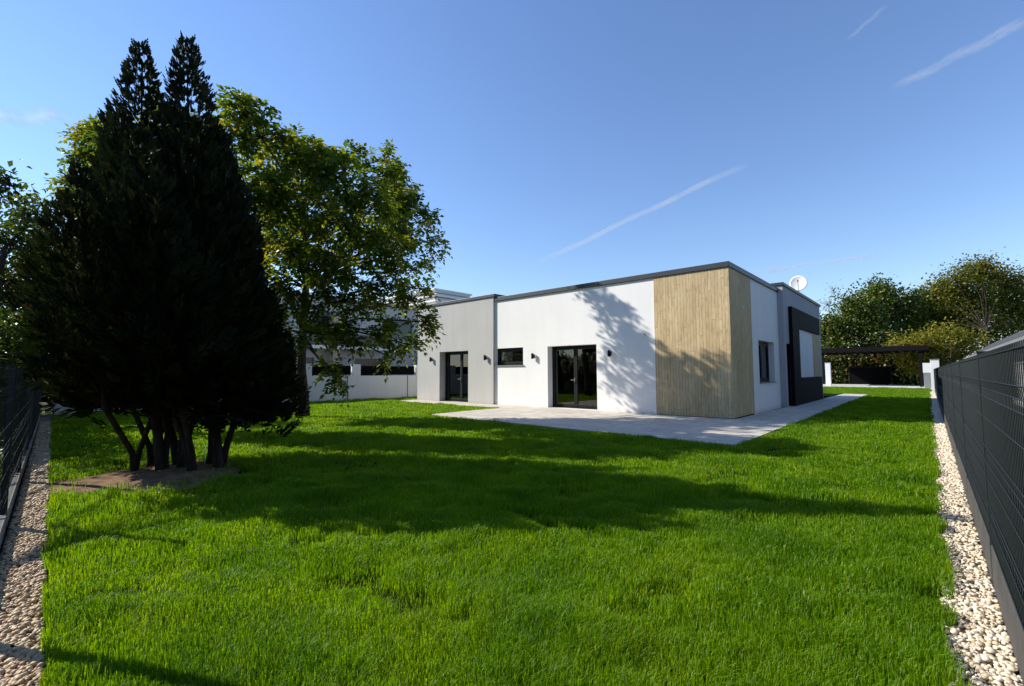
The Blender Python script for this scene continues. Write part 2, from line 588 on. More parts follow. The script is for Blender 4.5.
# white front: openings measured along the wall from WX to the cladding
CL = -6.56
b = MB()
wall_skin(b, (WX, HY), (CL, HY), 0, HT, [(-10.99 - WX, -8.78 - WX, 0.04, 2.41), (0.03, -12.25 - WX, 1.70, 2.43)], 0.36)
b.build('white_front_wall', WHITE, house)
b = MB()
wall_skin(b, (HX, 16.4), (HX, 20.12), 0, HT, [(17.22 - 16.4, 19.35 - 16.4, 1.02, 2.48)], 0.3)
b.build('white_side_wall', WHITE, house)
# wood cladding round the corner, 25 mm proud of the plaster
b = MB().prism([(CL, HY - 0.025), (HX + 0.025, HY - 0.025), (HX + 0.025, 16.4), (HX - 0.1, 16.4), (HX - 0.1, HY + 0.1), (CL, HY + 0.1)], 0.05, HT - 0.003)
b.build('wood_cladding', WOOD, house)
# grey wing on the left
b = MB()
wall_skin(b, (-19.28, WY), (WX, WY), 0, 4.68, [(-17.28 + 19.05, -15.24 + 19.05, 0.04, 2.4)], 0.36)
wall_skin(b, (WX, WY), (WX, HY - 0.001), 0, 4.68, [], 0.1)
wall_skin(b, (WX, HY - 0.001), (WX, 24), 4.25, 4.68, [], 0.1)
wall_skin(b, (-19.28, 24), (-19.28, WY), 0, 4.68, [], 0.1)
b.build('grey_wing_wall', GREY, house)
# dark grey wing at the far end of the right side
GX, GY0, GY1, GT = -4.06, 20.12, 28.3, 4.74
b = MB()
wall_skin(b, (HX - 0.5, GY0), (GX, GY0), 0, GT, [], 0.1)
wall_skin(b, (GX, GY0), (GX, GY1), 0, GT, [(0.28, 1.42, 0.04, 2.5)], 0.25)
wall_skin(b, (GX, GY1), (-19, GY1), 0, GT, [], 0.1)
b.build('dark_grey_wall', DGREY, house)
# inner shell, floor and roofs
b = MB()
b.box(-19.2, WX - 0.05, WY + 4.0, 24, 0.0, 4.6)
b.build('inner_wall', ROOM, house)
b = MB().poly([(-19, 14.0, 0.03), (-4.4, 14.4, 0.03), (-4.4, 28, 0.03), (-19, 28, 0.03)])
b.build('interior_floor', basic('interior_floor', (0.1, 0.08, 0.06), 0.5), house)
b = MB()
b.box(-13.6, HX - 0.12, HY + 0.12, 20.2, 4.2, 4.3)
b.box(-19.0, WX - 0.01, WY + 0.1, 24, 4.3, 4.42)
b.box(-19.0, GX - 0.1, 20.22, GY1 - 0.1, 4.4, 4.5)
b.build('roof', ROOF, house)
# copings: sheet metal caps, 45 mm proud
def coping(pts, z, hgt=0.15, wdt=0.36, out=0.05):
    m = MB()
    for (x0, x1, y0, y1) in pts:
        m.box(x0, x1, y0, y1, z, z + hgt)
    return m.build('coping', COPE, house, bevel=0.008)
coping([(WX + 0.05, HX + 0.06, HY - 0.065, HY + 0.3), (HX - 0.3, HX + 0.06, HY + 0.302, GY0)], HT, 0.16)
coping([(-19.33, WX + 0.1, WY - 0.05, WY + 0.3), (WX - 0.3, WX + 0.1, WY + 0.302, HY + 6)], 4.68, 0.13)
coping([(HX - 0.6, GX + 0.05, GY0 - 0.05, GY0 + 0.3), (GX - 0.3, GX + 0.05, GY0 + 0.302, GY1 + 0.05)], GT, 0.12)
# plinth line
b = MB().box(CL + 0.003, HX + 0.012, HY - 0.012, HY + 0.05, 0.0, 0.05)
b.build('plinth', CONCD, house)


def glazing(kind, axis, c, a0, a1, z0, z1, leaves, nrm, handle=True, fw=0.07):
    """framed glazing in the plane axis=c, from a0 to a1 along the other axis; nrm: +-1 outward side"""
    def bx(m, p0, p1, q0, q1, d0, d1):
        lo, hi = sorted((c + nrm * d0, c + nrm * d1))
        if axis == 'y':
            m.box(p0, p1, lo, hi, q0, q1)
        else:
            m.box(lo, hi, p0, p1, q0, q1)
    m = MB()
    bx(m, a0, a0 + fw, z0, z1, -0.04, 0.04); bx(m, a1 - fw, a1, z0, z1, -0.04, 0.04)
    bx(m, a0 + fw, a1 - fw, z0, z0 + fw, -0.04, 0.04); bx(m, a0 + fw, a1 - fw, z1 - fw, z1, -0.04, 0.04)
    o = m.build(kind, ANTH, house, bevel=0.004)
    wl = (a1 - a0 - 2 * fw) / leaves
    for i in range(leaves):
        s0 = a0 + fw + i * wl; s1 = s0 + wl
        m = MB(); e = 0.075
        bx(m, s0 + 0.004, s0 + e, z0 + fw + .004, z1 - fw - .004, -0.03, 0.058); bx(m, s1 - e, s1 - 0.004, z0 + fw + .004, z1 - fw - .004, -0.03, 0.058)
        bx(m, s0 + e, s1 - e, z0 + fw + .004, z0 + fw + e, -0.03, 0.058); bx(m, s0 + e, s1 - e, z1 - fw - e, z1 - fw - .004, -0.03, 0.058)
        m.build('frame', ANTH, o, bevel=0.004)
        m = MB(); bx(m, s0 + e - 0.01, s1 - e + 0.01, z0 + fw + e - 0.01, z1 - fw - e + 0.01, 0.006, 0.02)
        m.build('pane', GLASS, o)
    if handle:
        mid = a0 + fw + wl
        m = MB(); hz = (z0 + z1) / 2 - 0.12
        bx(m, mid - 0.055, mid - 0.025, hz - 0.08, hz + 0.08, 0.058, 0.068)
        bx(m, mid - 0.05, mid - 0.03, hz - 0.012, hz + 0.012, 0.068, 0.11)
        bx(m, mid - 0.17, mid - 0.03, hz - 0.012, hz + 0.012, 0.11, 0.13)
        m.build('handle', STEEL, o)
    return o


glazing('glass_door', 'y', HY + 0.34, -10.99, -8.78, 0.045, 2.41, 2, -1)
glazing('glass_door', 'y', WY + 0.34, -17.28, -15.24, 0.045, 2.4, 2, -1)
wn = glazing('window', 'y', HY + 0.2, WX + 0.02, -12.25, 1.70, 2.43, 1, -1, False)
MB().box(WX + 0.005, -12.2, HY - 0.05, HY + 0.16, 1.672, 1.703).build('sill', FASC, wn)
ws = glazing('window', 'x', HX - 0.24, 17.22, 19.35, 1.02, 2.48, 2, 1, False)
MB().box(HX - 0.2, HX + 0.04, 17.19, 19.38, 0.99, 1.023).build('sill', FASC, ws)
# room partitions seen through the glass
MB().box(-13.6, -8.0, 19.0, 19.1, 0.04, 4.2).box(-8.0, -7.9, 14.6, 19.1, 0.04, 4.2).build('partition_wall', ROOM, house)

# entrance portal on the dark grey wing
PX = -3.93
b = MB()
b.box(GX + 0.002, PX, 20.95, 22.25, 0.04, 4.0)          # column
b.box(GX + 0.002, PX, 22.252, 27.2, 3.2, 3.997)         # beam
b.box(GX + 0.002, PX + 0.002, 22.252, 27.3, 0.04, 1.14)  # low wall
b.build('entrance_portal', BLACKM, house, bevel=0.01)
MB().box(GX + 0.002, GX + 0.05, 22.255, 25.6, 1.145, 3.197).build('white_panel', WHITE, house)
MB().box(GX + 0.002, GX + 0.07, 25.602, 27.2, 1.145, 3.197).build('wood_panel', WOOD, house)
fd = MB().box(GX - 0.2, GX - 0.14, 20.41, 21.53, 0.045, 2.49).build('front_door', BLACKM, house)
MB().tube([(GX - 0.09, 20.52, 0.7), (GX - 0.09, 20.52, 1.9)], 0.018).tube([(GX - 0.14, 20.52, 0.8), (GX - 0.09, 20.52, 0.8)], 0.012).tube([(GX - 0.14, 20.52, 1.8), (GX - 0.09, 20.52, 1.8)], 0.012).build('handle', STEEL, fd)


def wall_lamp(x, y, z):
    m = MB()
    m.box(x - 0.045, x + 0.045, y - 0.012, y - 0.001, z - 0.07, z + 0.07)
    m.tube([(x, y - 0.012, z), (x, y - 0.06, z)], 0.018, 8)
    m.tube([(x, y - 0.1, z - 0.11), (x, y - 0.1, z + 0.11)], 0.05, 16)
    return m.build('wall_lamp', ANTH, house)


for x, y in ((-18.1, WY), (-14.3, WY), (-11.68, HY), (-8.22, HY)):
    wall_lamp(x, y, 2.05)
# camera high on the wooden side
m = MB().box(HX + 0.026, HX + 0.045, 14.92, 14.99, 3.3, 3.38).tube([(HX + 0.045, 14.955, 3.34), (HX + 0.09, 14.94, 3.35), (HX + 0.19, 14.88, 3.33)], [0.015, 0.028, 0.028], 10)
m.build('security_camera', PLAST, house)
# cable bracket between plaster and cladding
m = MB().tube([(-6.9, HY, 2.62), (-6.9, HY - 0.14, 2.66), (-6.78, HY - 0.16, 2.6)], 0.014, 6)
m.build('cable_bracket', FASC, house)

# things on the sill of the small window
t = thing('soap_bottle', (-12.98, HY + 0.12, 1.703), 'white plastic bottle with a narrow neck standing on the sill of the small window', 'bottle')
# (moved behind the pane)
t.location = (-12.98, HY + 0.26, 1.703)
MB().tube([(-12.98, HY + 0.26, 1.703), (-12.98, HY + 0.26, 1.71), (-12.98, HY + 0.26, 1.93), (-12.98, HY + 0.26, 1.99), (-12.98, HY + 0.26, 2.0)], [0.055, 0.06, 0.06, 0.028, 0.025], 16).build('bottle_body', PLAST, t, True)
MB().tube([(-12.98, HY + 0.26, 2.0), (-12.98, HY + 0.26, 2.06)], 0.03, 12).build('cap', FASC, t)
t = tag(MB().box(-12.72, -12.42, HY + 0.26, HY + 0.36, 1.703, 1.9).build('storage_box', PLAST, bevel=0.01), 'low white box on the window sill right of the bottle', 'box')
t2 = MB().box(WX + 0.1, -12.3, HY + 0.245, HY + 0.5, 1.66, 1.7).build('inner_sill', PLAST, wn)

# satellite dish on the roof
dl = Vector((-4.7, 26.9, 4.5))
dish = thing('satellite_dish', dl, 'round white satellite dish on a short mast on the roof of the dark grey wing', 'satellite dish')
MB().tube([dl, dl + Vector((0, 0, 1.3))], 0.03, 10).box(dl.x - 0.2, dl.x + 0.2, dl.y - 0.2, dl.y + 0.2, 4.5, 4.54).build('mast', STEEL, dish)
ax = Vector((0.12, -0.95, 0.25)).normalized()
ca = dl + Vector((0, 0, 1.33)) + ax * 0.06
e1 = ax.cross(Vector((0, 0, 1))).normalized(); e2 = e1.cross(ax)
vs = []; fs = []
NR, NA = 7, 32
for side in (0, 1):
    for i in range(NR + 1):
        r = 0.385 * i / NR
        for j in range(NA):
            a = 2 * math.pi * j / NA
            vs.append(ca + ax * (0.5 * r * r - side * 0.015) + e1 * r * math.cos(a) + e2 * r * 1.08 * math.sin(a))
for side in (0, 1):
    o_ = side * (NR + 1) * NA
    for i in range(NR):
        for j in range(NA):
            k = (j + 1) % NA
            q = (o_ + i * NA + j, o_ + (i + 1) * NA + j, o_ + (i + 1) * NA + k, o_ + i * NA + k)
            fs.append(q if side else q[::-1])
for j in range(NA):
    k = (j + 1) % NA
    fs.append((NR * NA + j, NR * NA + k, (2 * NR + 1) * NA + k, (2 * NR + 1) * NA + j))
link_mesh('reflector', [tuple(v) for v in vs], fs, DISH, dish, True)
fp = ca + ax * 0.5 - e2 * 0.06
MB().tube([ca - e2 * 0.4 + ax * 0.08, fp], 0.012, 6).build('feed_arm', STEEL, dish)
MB().tube([fp - ax * 0.06, fp + ax * 0.06], 0.035, 10).build('feed_horn', FASC, dish)

# ------------------------------------------------------------------ fences
def mesh_panel(m, L, z0, z1, depth=0.012, th=1.0):
    """welded-mesh panel along +x from 0 to L, local y = thickness"""
    bends = [z0 + 0.2, (z0 + z1) / 2 - 0.02, z1 - 0.2]
    r = 0.0023 * th
    prof = [(0, z0)]
    for bz in bends:
        prof += [(0, bz - 0.05), (depth, bz), (0, bz + 0.05)]
    prof.append((0, z1 + 0.02))
    for i in range(int(L / 0.05)):
        x = 0.025 + i * 0.05
        m.tube([(x, y, z) for y, z in prof], r, 4, False)
    zs = []
    z = z0 + 0.02
    while z < z1:
        if all(abs(z - bz) > 0.07 for bz in bends):
            zs.append((0.0, z))
        z += 0.2
    for bz in bends:
        zs += [(0, bz - 0.05), (depth, bz), (0, bz + 0.05)]
    zs.append((0, z1 - 0.005))
    for y, z in zs:
        m.tube([(0.0, y - 0.005, z), (L, y - 0.005, z)], 0.0028 * th, 4, False)


def make_fence(loc, ang, count, label, base_mat, bz=0.27, top=1.49, th=1.0, pw=0.03):
    f = thing('mesh_fence', loc, label, 'fence')
    f.rotation_euler = (0, 0, ang)
    pm = MB(); mesh_panel(pm, 2.46, bz + 0.02, top, 0.004, th)
    me = None
    for i in range(count):
        if me is None:
            o = link_mesh('fence_panel', pm.v, pm.f, MESHM)
            p = link_mesh('fence_post', MB().box(-pw, pw, 0.0, 0.045, -0.1, top + 0.03).v, MB().box(0, 1, 0, 1, 0, 1).f, MESHM)
            c = link_mesh('post_cap', MB().box(-pw - 0.003, pw + 0.003, -0.003, 0.048, top + 0.03, top + 0.04).v, MB().box(0, 1, 0, 1, 0, 1).f, MESHM, None)
            q = MB().box(0.035, 2.465, 0.0, 0.05, -0.1, bz).build('base_board', base_mat, bevel=0.006)
            proto = (o, p, c, q)
            new = proto
        else:
            new = tuple(x.copy() for x in proto)
            for x in new:
                COL.objects.link(x)
        o, p, c, q = new
        for x in (o, p, q):
            x.parent = f
        c.parent = p; c.location = (0, 0, 0)
        o.location = (i * 2.5 + 0.02, 0.006, 0)
        p.location = (i * 2.5, 0.052 if False else 0.02, 0)
        q.location = (i * 2.5, 0, 0)
        p.location = (i * 2.5, 0.0, 0)
    return f


# right boundary: runs along +Y at x = 0.24
fr = make_fence((0.245, -0.6, 0), math.pi / 2, 17, 'long dark grey welded-mesh fence on low concrete boards along the right gravel strip', CONCD)
fr.location = (0.247, 41.9, 0)
fr.rotation_euler = (0, 0, -math.pi / 2)
# left boundary: runs towards -X
fl = make_fence((-1.28, fence_y(-1.28) - 0.03, 0), math.pi - math.atan(0.0505), 8, 'dark mesh fence on a grey concrete board along the left gravel strip', CONC, 0.14, 1.45, 0.22, 0.038)
fl.location = (-1.28, fence_y(-1.28) - 0.03, 0)

# white end pillar and what stands by the gate
t = thing('gate_pillar', (0.35, 42.2, 0), 'square white pillar at the far end of the right mesh fence', 'pillar', 'white pillars by the carport')
MB().box(0.1, 0.55, 41.95, 42.4, 0, 2.15).build('shaft', WALLW, t, bevel=0.01)
MB().box(0.07, 0.58, 41.92, 42.43, 2.15, 2.2).build('cap', FASC, t)
t = thing('gate_pillar', (-7.0, 52.0, 0), 'square white pillar under the left side of the dark carport', 'pillar', 'white pillars by the carport')
MB().box(-7.2, -6.8, 51.8, 52.2, 0.03, 2.2).build('shaft', WALLW, t, bevel=0.01)
MB().box(-7.23, -6.77, 51.77, 52.23, 2.2, 2.24).build('cap', FASC, t)
t = thing('meter_cabinet', (-0.1, 50.9, 0), 'upright grey meter cabinet with a white top beside the carport post', 'cabinet')
MB().box(-0.32, 0.12, 50.6, 51.1, 0.03, 1.25).build('cabinet_door', FASC, t, bevel=0.01)
MB().box(-0.34, 0.14, 50.58, 51.12, 1.252, 2.05).build('cabinet_top', WALLW, t, bevel=0.01)

# carport
cp = thing('carport', (-4, 56, 0), 'dark flat-roofed carport on slim posts at the far end of the lawn', 'carport')
MB().box(-8.6, 0.1, 53, 59.5, 3.2, 3.62).build('canopy', BLACKM, cp, bevel=0.01)
m = MB()
for i in range(14):
    m.box(-8.4 + i * 0.62, -8.3 + i * 0.62, 53.1, 59.4, 3.08, 3.197)
m.build('rafter', BLACKM, cp)
for (x, y) in ((-0.5, 53.3), (-8.4, 53.3), (-0.5, 59.2), (-8.4, 59.2)):
    MB().box(x - 0.11, x + 0.11, y - 0.11, y + 0.11, 0.03, 3.08).build('post', BLACKM, cp)
# sliding gate behind it
gt = thing('sliding_gate', (-4, 59.9, 0), 'dark slatted sliding gate standing behind the carport', 'gate')
MB().box(-6.2, -2.8, 59.8, 59.86, 0.12, 1.8).build('slat_panel', DSLAT, gt)
m = MB()
for x in (-6.25, -2.85):
    m.box(x, x + 0.08, 59.77, 59.9, 0.03, 1.9)
m.box(-6.17, -2.85, 59.78, 59.89, 1.803, 1.87)
m.build('gate_frame', ANTH, gt)

# outbuilding right behind the right fence
sh = thing('outbuilding', (2.6, 22, 0), 'long low dark outbuilding with a grey fascia behind the right mesh fence', 'outbuilding')
b = MB()
wall_skin(b, (1.5, 41), (1.5, 3.0), -0.05, 1.93, [(41 - 18.4, 41 - 14.2, 0.58, 1.63)], 0.12)
b.poly([(1.5, 3, -0.05), (4.4, 3, -0.05), (4.4, 3, 1.9), (2.9, 3, 2.98), (1.5, 3, 1.93)])
b.poly([(1.5, 41, -0.05), (1.5, 41, 1.93), (2.9, 41, 2.98), (4.4, 41, 1.9), (4.4, 41, -0.05)])
b.build('wall', SHEDW, sh)
MB().box(1.36, 1.42, 2.85, 41.1, 1.88, 2.05).build('fascia', FASC, sh)
b = MB()
b.prism([(0, 0), (1, 0), (1, 1)], 0, 0.001)
b = MB()
for (pa, pb) in (((1.425, 1.98), (2.9, 3.03)), ((2.9, 3.03), (4.6, 1.85))):
    b.poly([(pa[0], 2.8, pa[1]), (pa[0], 41.15, pa[1]), (pb[0], 41.15, pb[1]), (pb[0], 2.8, pb[1])][::-1])
b.build('roof', TARP, sh)
wf = MB()
for y0 in np.arange(14.2, 18.4, 0.7):
    wf.box(1.53, 1.6, y0, y0 + 0.07, 0.58, 1.63)
wf.box(1.535, 1.595, 14.2, 18.4, 0.58, 0.65); wf.box(1.535, 1.595, 14.2, 18.4, 1.56, 1.63)
wo = wf.build('window', PLAST, sh)
MB().box(1.56, 1.57, 14.2, 18.4, 0.6, 1.6).build('blind', PLAST, wo)

# ------------------------------------------------------------------ far boundary wall and neighbour
gw = thing('garden_wall', (-22.4, 12, 0), 'low white rendered wall with pillars and dark infill at the far end of the lawn', 'wall')
WXF = -22.3
MB().box(WXF - 0.25, WXF, 1.2, 24, -0.05, 1.26).build('wall_base', WALLW, gw)
for y in (2.0, 4.6, 7.2, 9.6, 12.2, 14.2 + 2.0, 19.0, 21.6):
    MB().box(WXF - 0.24, WXF + 0.01, y, y + 0.45, 1.262, 1.86).build('pillar', WALLW, gw)
for y0, y1 in ((2.5, 4.55), (5.1, 7.15), (7.7, 9.55), (10.1, 12.15), (12.7, 16.15), (16.7, 18.95), (19.5, 21.55)):
    MB().box(WXF - 0.15, WXF - 0.1, y0, y1, 1.3, 1.78).build('infill_panel', DSLAT, gw)
for y in (11.9, 15.6):
    MB().box(WXF + 0.002, WXF + 0.02, y, y + 0.03, 0, 1.25).build('joint_strip', CONCD, gw)

nb = thing('neighbouring_house', (-33, 22, 0), 'two-storey modern white and grey house with a louvred top floor behind the garden wall', 'house')
b = MB()
wall_skin(b, (-29, 9), (-29, 34), 0, 6.2, [(y, y + 2.2, 0.9, 2.4) for y in (2, 7, 12, 17)] + [(y, y + 2.2, 3.9, 5.4) for y in (4, 9.5, 15)], 0.2)
wall_skin(b, (-40, 9), (-29, 9), 0, 6.2, [], 0.2)
wall_skin(b, (-29, 34), (-40, 34), 0, 6.2, [], 0.2)
b.build('wall', ROOFG, nb)
for y in (2, 7, 12, 17):
    MB().box(-29.18, -29.12, 9 + y, 9 + y + 2.2, 0.9, 2.4).build('window', DARKW, nb)
for y in (4, 9.5, 15):
    MB().box(-29.18, -29.12, 9 + y, 9 + y + 2.2, 3.9, 5.4).build('window', DARKW, nb)
MB().box(-40, -28.8, 8.8, 34.2, 6.202, 6.4).build('roof', CONC, nb)
MB().box(-38, -29.6, 23.4, 27.2, 6.402, 8.2).build('top_floor', LSLAT, nb)
b = MB()
for i, z in enumerate((6.75, 7.2, 7.65, 8.2)):
    d = 0.5 - i * 0.16
    b.box(-38.2, -29.58 + d, 23.2 - d * 0.4, 27.4 + d, z, z + 0.11)
b.build('slab_edge', WHITE, nb)
MB().box(-29.8, -28.0, 12.6, 18, 2.95, 3.15).build('balcony', WHITE, nb)
MB().box(-28.2, -28.12, 12.6, 18, 3.152, 3.95).build('balustrade', DARKW, nb)
for y in (14.0, 21.0):
    MB().box(-28.6, -28.1, y, y + 0.5, 0, 2.948).build('brick_pillar', BRICK, nb)
MB().box(-28.58, -28.12, 14.02, 14.48, 3.96, 5.2).build('chimney', BRICK, nb)


# ------------------------------------------------------------------ noise helpers
def vnoise(x, y, seed=0):
    xi = np.floor(x).astype(np.int64); yi = np.floor(y).astype(np.int64)
    fx = x - xi; fy = y - yi
    fx = fx * fx * (3 - 2 * fx); fy = fy * fy * (3 - 2 * fy)
    def hsh(a, b):
        hh = (a * 374761393 + b * 668265263 + seed * 1442695041) & 0x7fffffff
        hh = ((hh ^ (hh >> 13)) * 1274126177) & 0x7fffffff
        return ((hh ^ (hh >> 16)) & 0xffff) / 65535.0
    return (hsh(xi, yi) * (1 - fx) + hsh(xi + 1, yi) * fx) * (1 - fy) + (hsh(xi, yi + 1) * (1 - fx) + hsh(xi + 1, yi + 1) * fx) * fy


def unit(a):
    return a / np.maximum(np.linalg.norm(a, axis=-1, keepdims=True), 1e-9)


# ------------------------------------------------------------------ pebbles
def ico():
    p = (1 + 5 ** .5) / 2
    v = np.array([(-1, p, 0), (1, p, 0), (-1, -p, 0), (1, -p, 0), (0, -1, p), (0, 1, p), (0, -1, -p), (0, 1, -p), (p, 0, -1), (p, 0, 1), (-p, 0, -1), (-p, 0, 1)], float)
    f = [(0, 11, 5), (0, 5, 1), (0, 1, 7), (0, 7, 10), (0, 10, 11), (1, 5, 9), (5, 11, 4), (11, 10, 2), (10, 7, 6), (7, 1, 8), (3, 9, 4), (3, 4, 2), (3, 2, 6), (3, 6, 8), (3, 8, 9), (4, 9, 5), (2, 4, 11), (6, 2, 10), (8, 6, 7), (9, 8, 1)]
    v = unit(v); v = list(map(tuple, v)); out = []; cache = {}
    def mid(a, b_):
        k = (min(a, b_), max(a, b_))
        if k not in cache:
            m = (np.array(v[a]) + np.array(v[b_])) / 2; v.append(tuple(m / np.linalg.norm(m))); cache[k] = len(v) - 1
        return cache[k]
    for a, b_, c in f:
        x, y, z = mid(a, b_), mid(b_, c), mid(c, a)
        out += [(a, x, z), (b_, y, x), (c, z, y), (x, y, z)]
    return np.array(v), np.array(out)


IV, IF = ico()


def pebbles(name, pos, size, label, mat=None):
    n_ = len(pos); k = len(IV)
    sc = size[:, None] * RNG.uniform(0.65, 1.25, (n_, 3)) * np.array([1, 1, 0.72])
    jig = RNG.uniform(0.86, 1.14, (n_, k, 1))
    q = IV[None] * jig * sc[:, None, :]
    a = RNG.uniform(0, 2 * np.pi, n_); c, s = np.cos(a)[:, None], np.sin(a)[:, None]
    tl = RNG.uniform(-0.6, 0.6, n_); ct, st = np.cos(tl)[:, None], np.sin(tl)[:, None]
    x, y, z = q[..., 0], q[..., 1], q[..., 2]
    y, z = y * ct - z * st, y * st + z * ct
    x, y = x * c - y * s, x * s + y * c
    V = np.stack([x, y, z], -1) + pos[:, None, :]
    Fc = (IF[None] + (np.arange(n_) * k)[:, None, None]).reshape(-1, 3)
    o = link_mesh(name, V.reshape(-1, 3), Fc, mat or PEB, None, True, np.repeat(RNG.uniform(0, 1, n_), k))
    return struct(o, 'stuff', label, 'gravel')


pp = []; ss = []
y = 1.6
for layer in range(2):
    n_ = 8000
    yy = 1.6 + 40 * RNG.uniform(0, 1, n_) ** 2.2
    xx = RNG.uniform(0.0, 0.245, n_)
    sz = RNG.uniform(0.006, 0.016, n_) * np.clip(yy / 7, 1, 2.2)
    pp.append(np.stack([xx, yy, -0.004 + layer * 0.012 + RNG.uniform(0, 0.008, n_)], -1)); ss.append(sz)
pebbles('gravel', np.concatenate(pp), np.concatenate(ss), 'pale cream pebbles filling the strip along the right fence')
pp = []; ss = []
for layer in range(2):
    n_ = 4800
    tt = 2.2 + 17 * RNG.uniform(0, 1, n_) ** 1.9
    xx = -tt
    f0 = 0.04 + (-xx - 5.1) * 0.0505
    yy = f0 + RNG.uniform(0.0, 0.235, n_)
    sz = RNG.uniform(0.009, 0.018, n_) * np.clip(tt / 7, 1, 1.7)
    pp.append(np.stack([xx, yy, -0.004 + layer * 0.012 + RNG.uniform(0, 0.008, n_)], -1)); ss.append(sz)
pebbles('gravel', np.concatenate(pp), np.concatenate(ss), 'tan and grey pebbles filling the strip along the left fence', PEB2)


# ------------------------------------------------------------------ grass
def in_lawn(x, y):
    ok = (x < LAWN_X1 + 0.07 * (vnoise(y * 5, y * 0 + 3, 71) - 0.35)) & (x > -21.9) & (y < 49.5)
    ok &= y > np.maximum(0.17 + (-x - 3.02) * 0.0504, 0.1) - 0.05 * (vnoise(x * 5, x * 0 + 9, 72) - 0.45)
    # terrace and house
    ok &= ~((x > -12.25) & (x < -2.70) & (y > 9.13) & (y < 34.52))
    ok &= ~((x < -12.2) & (x > -19.5) & (y > 12.93))
    ok &= ~((x <= -2.70) & (y > 34.5) & False)
    ok &= ~((x < -4.2) & (y > 13) & (y < 28.5) & (x > -19.2))
    dx = (x + 7.8) / 1.1; dy = (y - 1.45) / 1.17
    rr = np.hypot(dx, dy) + 0.5 * (vnoise(x * 4, y * 4, 9) - 0.5)
    ok &= (rr > 0.9 + 0.3 * RNG.uniform(0, 1, len(x)) ** 2 - 0.35 * (RNG.uniform(0, 1, len(x)) < 0.12))
    return ok


def grass():
    N = 2300000
    # radial sampling: density falls with distance
    u = RNG.uniform(0, 1, N)
    r0, r1, pw = 1.2, 56.0, 0.42           # pdf ~ r**(pw-1) dr  => density ~ r**(pw-2)
    r = (r0 ** pw + u * (r1 ** pw - r0 ** pw)) ** (1 / pw)
    th = RNG.uniform(math.radians(-14), math.radians(96), N)       # angle left of +Y
    x = -r * np.sin(th); y = r * np.cos(th)
    k = in_lawn(x, y)
    x, y, r = x[k], y[k], r[k]
    # tufts pull blades together
    cell = 0.09
    jx = vnoise(x / cell, y / cell, 3) - 0.5; jy = vnoise(x / cell, y / cell, 4) - 0.5
    tall = 0.5 * vnoise(x / 0.5, y / 0.5, 1) + 0.45 * vnoise(x / 0.17, y / 0.17, 2) + 0.35 * vnoise(x / 1.7, y / 1.7, 5)
    tall = 1.25 * (np.clip(tall, 0, 1.3) / 1.1) ** 2.3
    lump = 0.045 * vnoise(x / 0.75, y / 0.75, 41) + 0.035 * vnoise(x / 0.27, y / 0.27, 42)
    pit = np.clip((vnoise(x / 0.42, y / 0.42, 61) * 0.7 + 0.3 * vnoise(x / 0.15, y / 0.15, 62) - 0.68) * 5, 0, 0.75)
    tall = tall * (1 - 0.75 * pit); lump = lump * (1 - pit)
    thin = 0.6 * vnoise(x / 0.4, y / 0.4, 8) + 0.4 * vnoise(x / 0.12, y / 0.12, 18)
    keep = RNG.uniform(0, 1, len(x)) < (0.1 + 1.25 * thin) * (1 - 0.6 * pit)
    x, y, r, jx, jy, tall, lump = (q[keep] for q in (x, y, r, jx, jy, tall, lump))
    n_ = len(x)
    hgt = (0.02 + 0.054 * tall) * RNG.uniform(0.5, 1.35, n_) * np.clip(1.08 - r * 0.012, 0.75, 1)
    wid = 0.0016 * np.clip(r / 3.0, 0.8, 9.0) ** 0.82 * RNG.uniform(0.7, 1.4, n_)
    az = RNG.uniform(0, 2 * np.pi, n_)
    lean = RNG.uniform(0.05, 1.25, n_)
    lx = np.cos(az) * lean + jx * 0.7; ly = np.sin(az) * lean + jy * 0.7
    sa = az + np.pi / 2 + RNG.uniform(-0.6, 0.6, n_)
    sx, sy = np.cos(sa) * wid, np.sin(sa) * wid
    weed = RNG.uniform(0, 1, n_) < 0.006 * (vnoise(x / 0.6, y / 0.6, 51) > 0.62) * 4
    sx = np.where(weed, sx * 3.2, sx); sy = np.where(weed, sy * 3.2, sy)
    hgt = np.where(weed, hgt * 0.8, hgt)
    V = np.zeros((n_, 5, 3), np.float32)
    V[:, 0, 0] = x - sx; V[:, 0, 1] = y - sy; V[:, 0, 2] = -0.004
    V[:, 1, 0] = x + sx; V[:, 1, 1] = y + sy; V[:, 1, 2] = -0.004
    mx = x + lx * hgt * 0.3; my = y + ly * hgt * 0.3; mz = hgt * 0.62
    V[:, 2, 0] = mx + sx * 0.8; V[:, 2, 1] = my + sy * 0.8; V[:, 2, 2] = mz
    V[:, 3, 0] = mx - sx * 0.8; V[:, 3, 1] = my - sy * 0.8; V[:, 3, 2] = mz
    V[:, 4, 0] = x + lx * hgt * 0.95; V[:, 4, 1] = y + ly * hgt * 0.95; V[:, 4, 2] = hgt * RNG.uniform(0.82, 1.0, n_)
    V[:, 2:, 2] += lump[:, None]
    b0 = (np.arange(n_) * 5)[:, None]
    T = np.concatenate([b0 + np.array([[0, 1, 2]]), b0 + np.array([[0, 2, 3]]), b0 + np.array([[3, 2, 4]])], 0)
    rnd = np.clip(0.18 + 0.5 * RNG.uniform(0, 1, n_) + 0.25 * (vnoise(x / 0.4, y / 0.4, 6) - 0.3) + np.where(RNG.uniform(0, 1, n_) < 0.03, 0.4, 0), 0, 1)
    rnd = np.where(weed, 0.9, rnd)
    o = link_mesh('grass', V.reshape(-1, 3), T, GRASS, None, False, np.repeat(rnd, 5))
    struct(o, 'stuff', 'uneven bright green grass covering the lawn', 'grass')
    print('grass blades', n_)


grass()


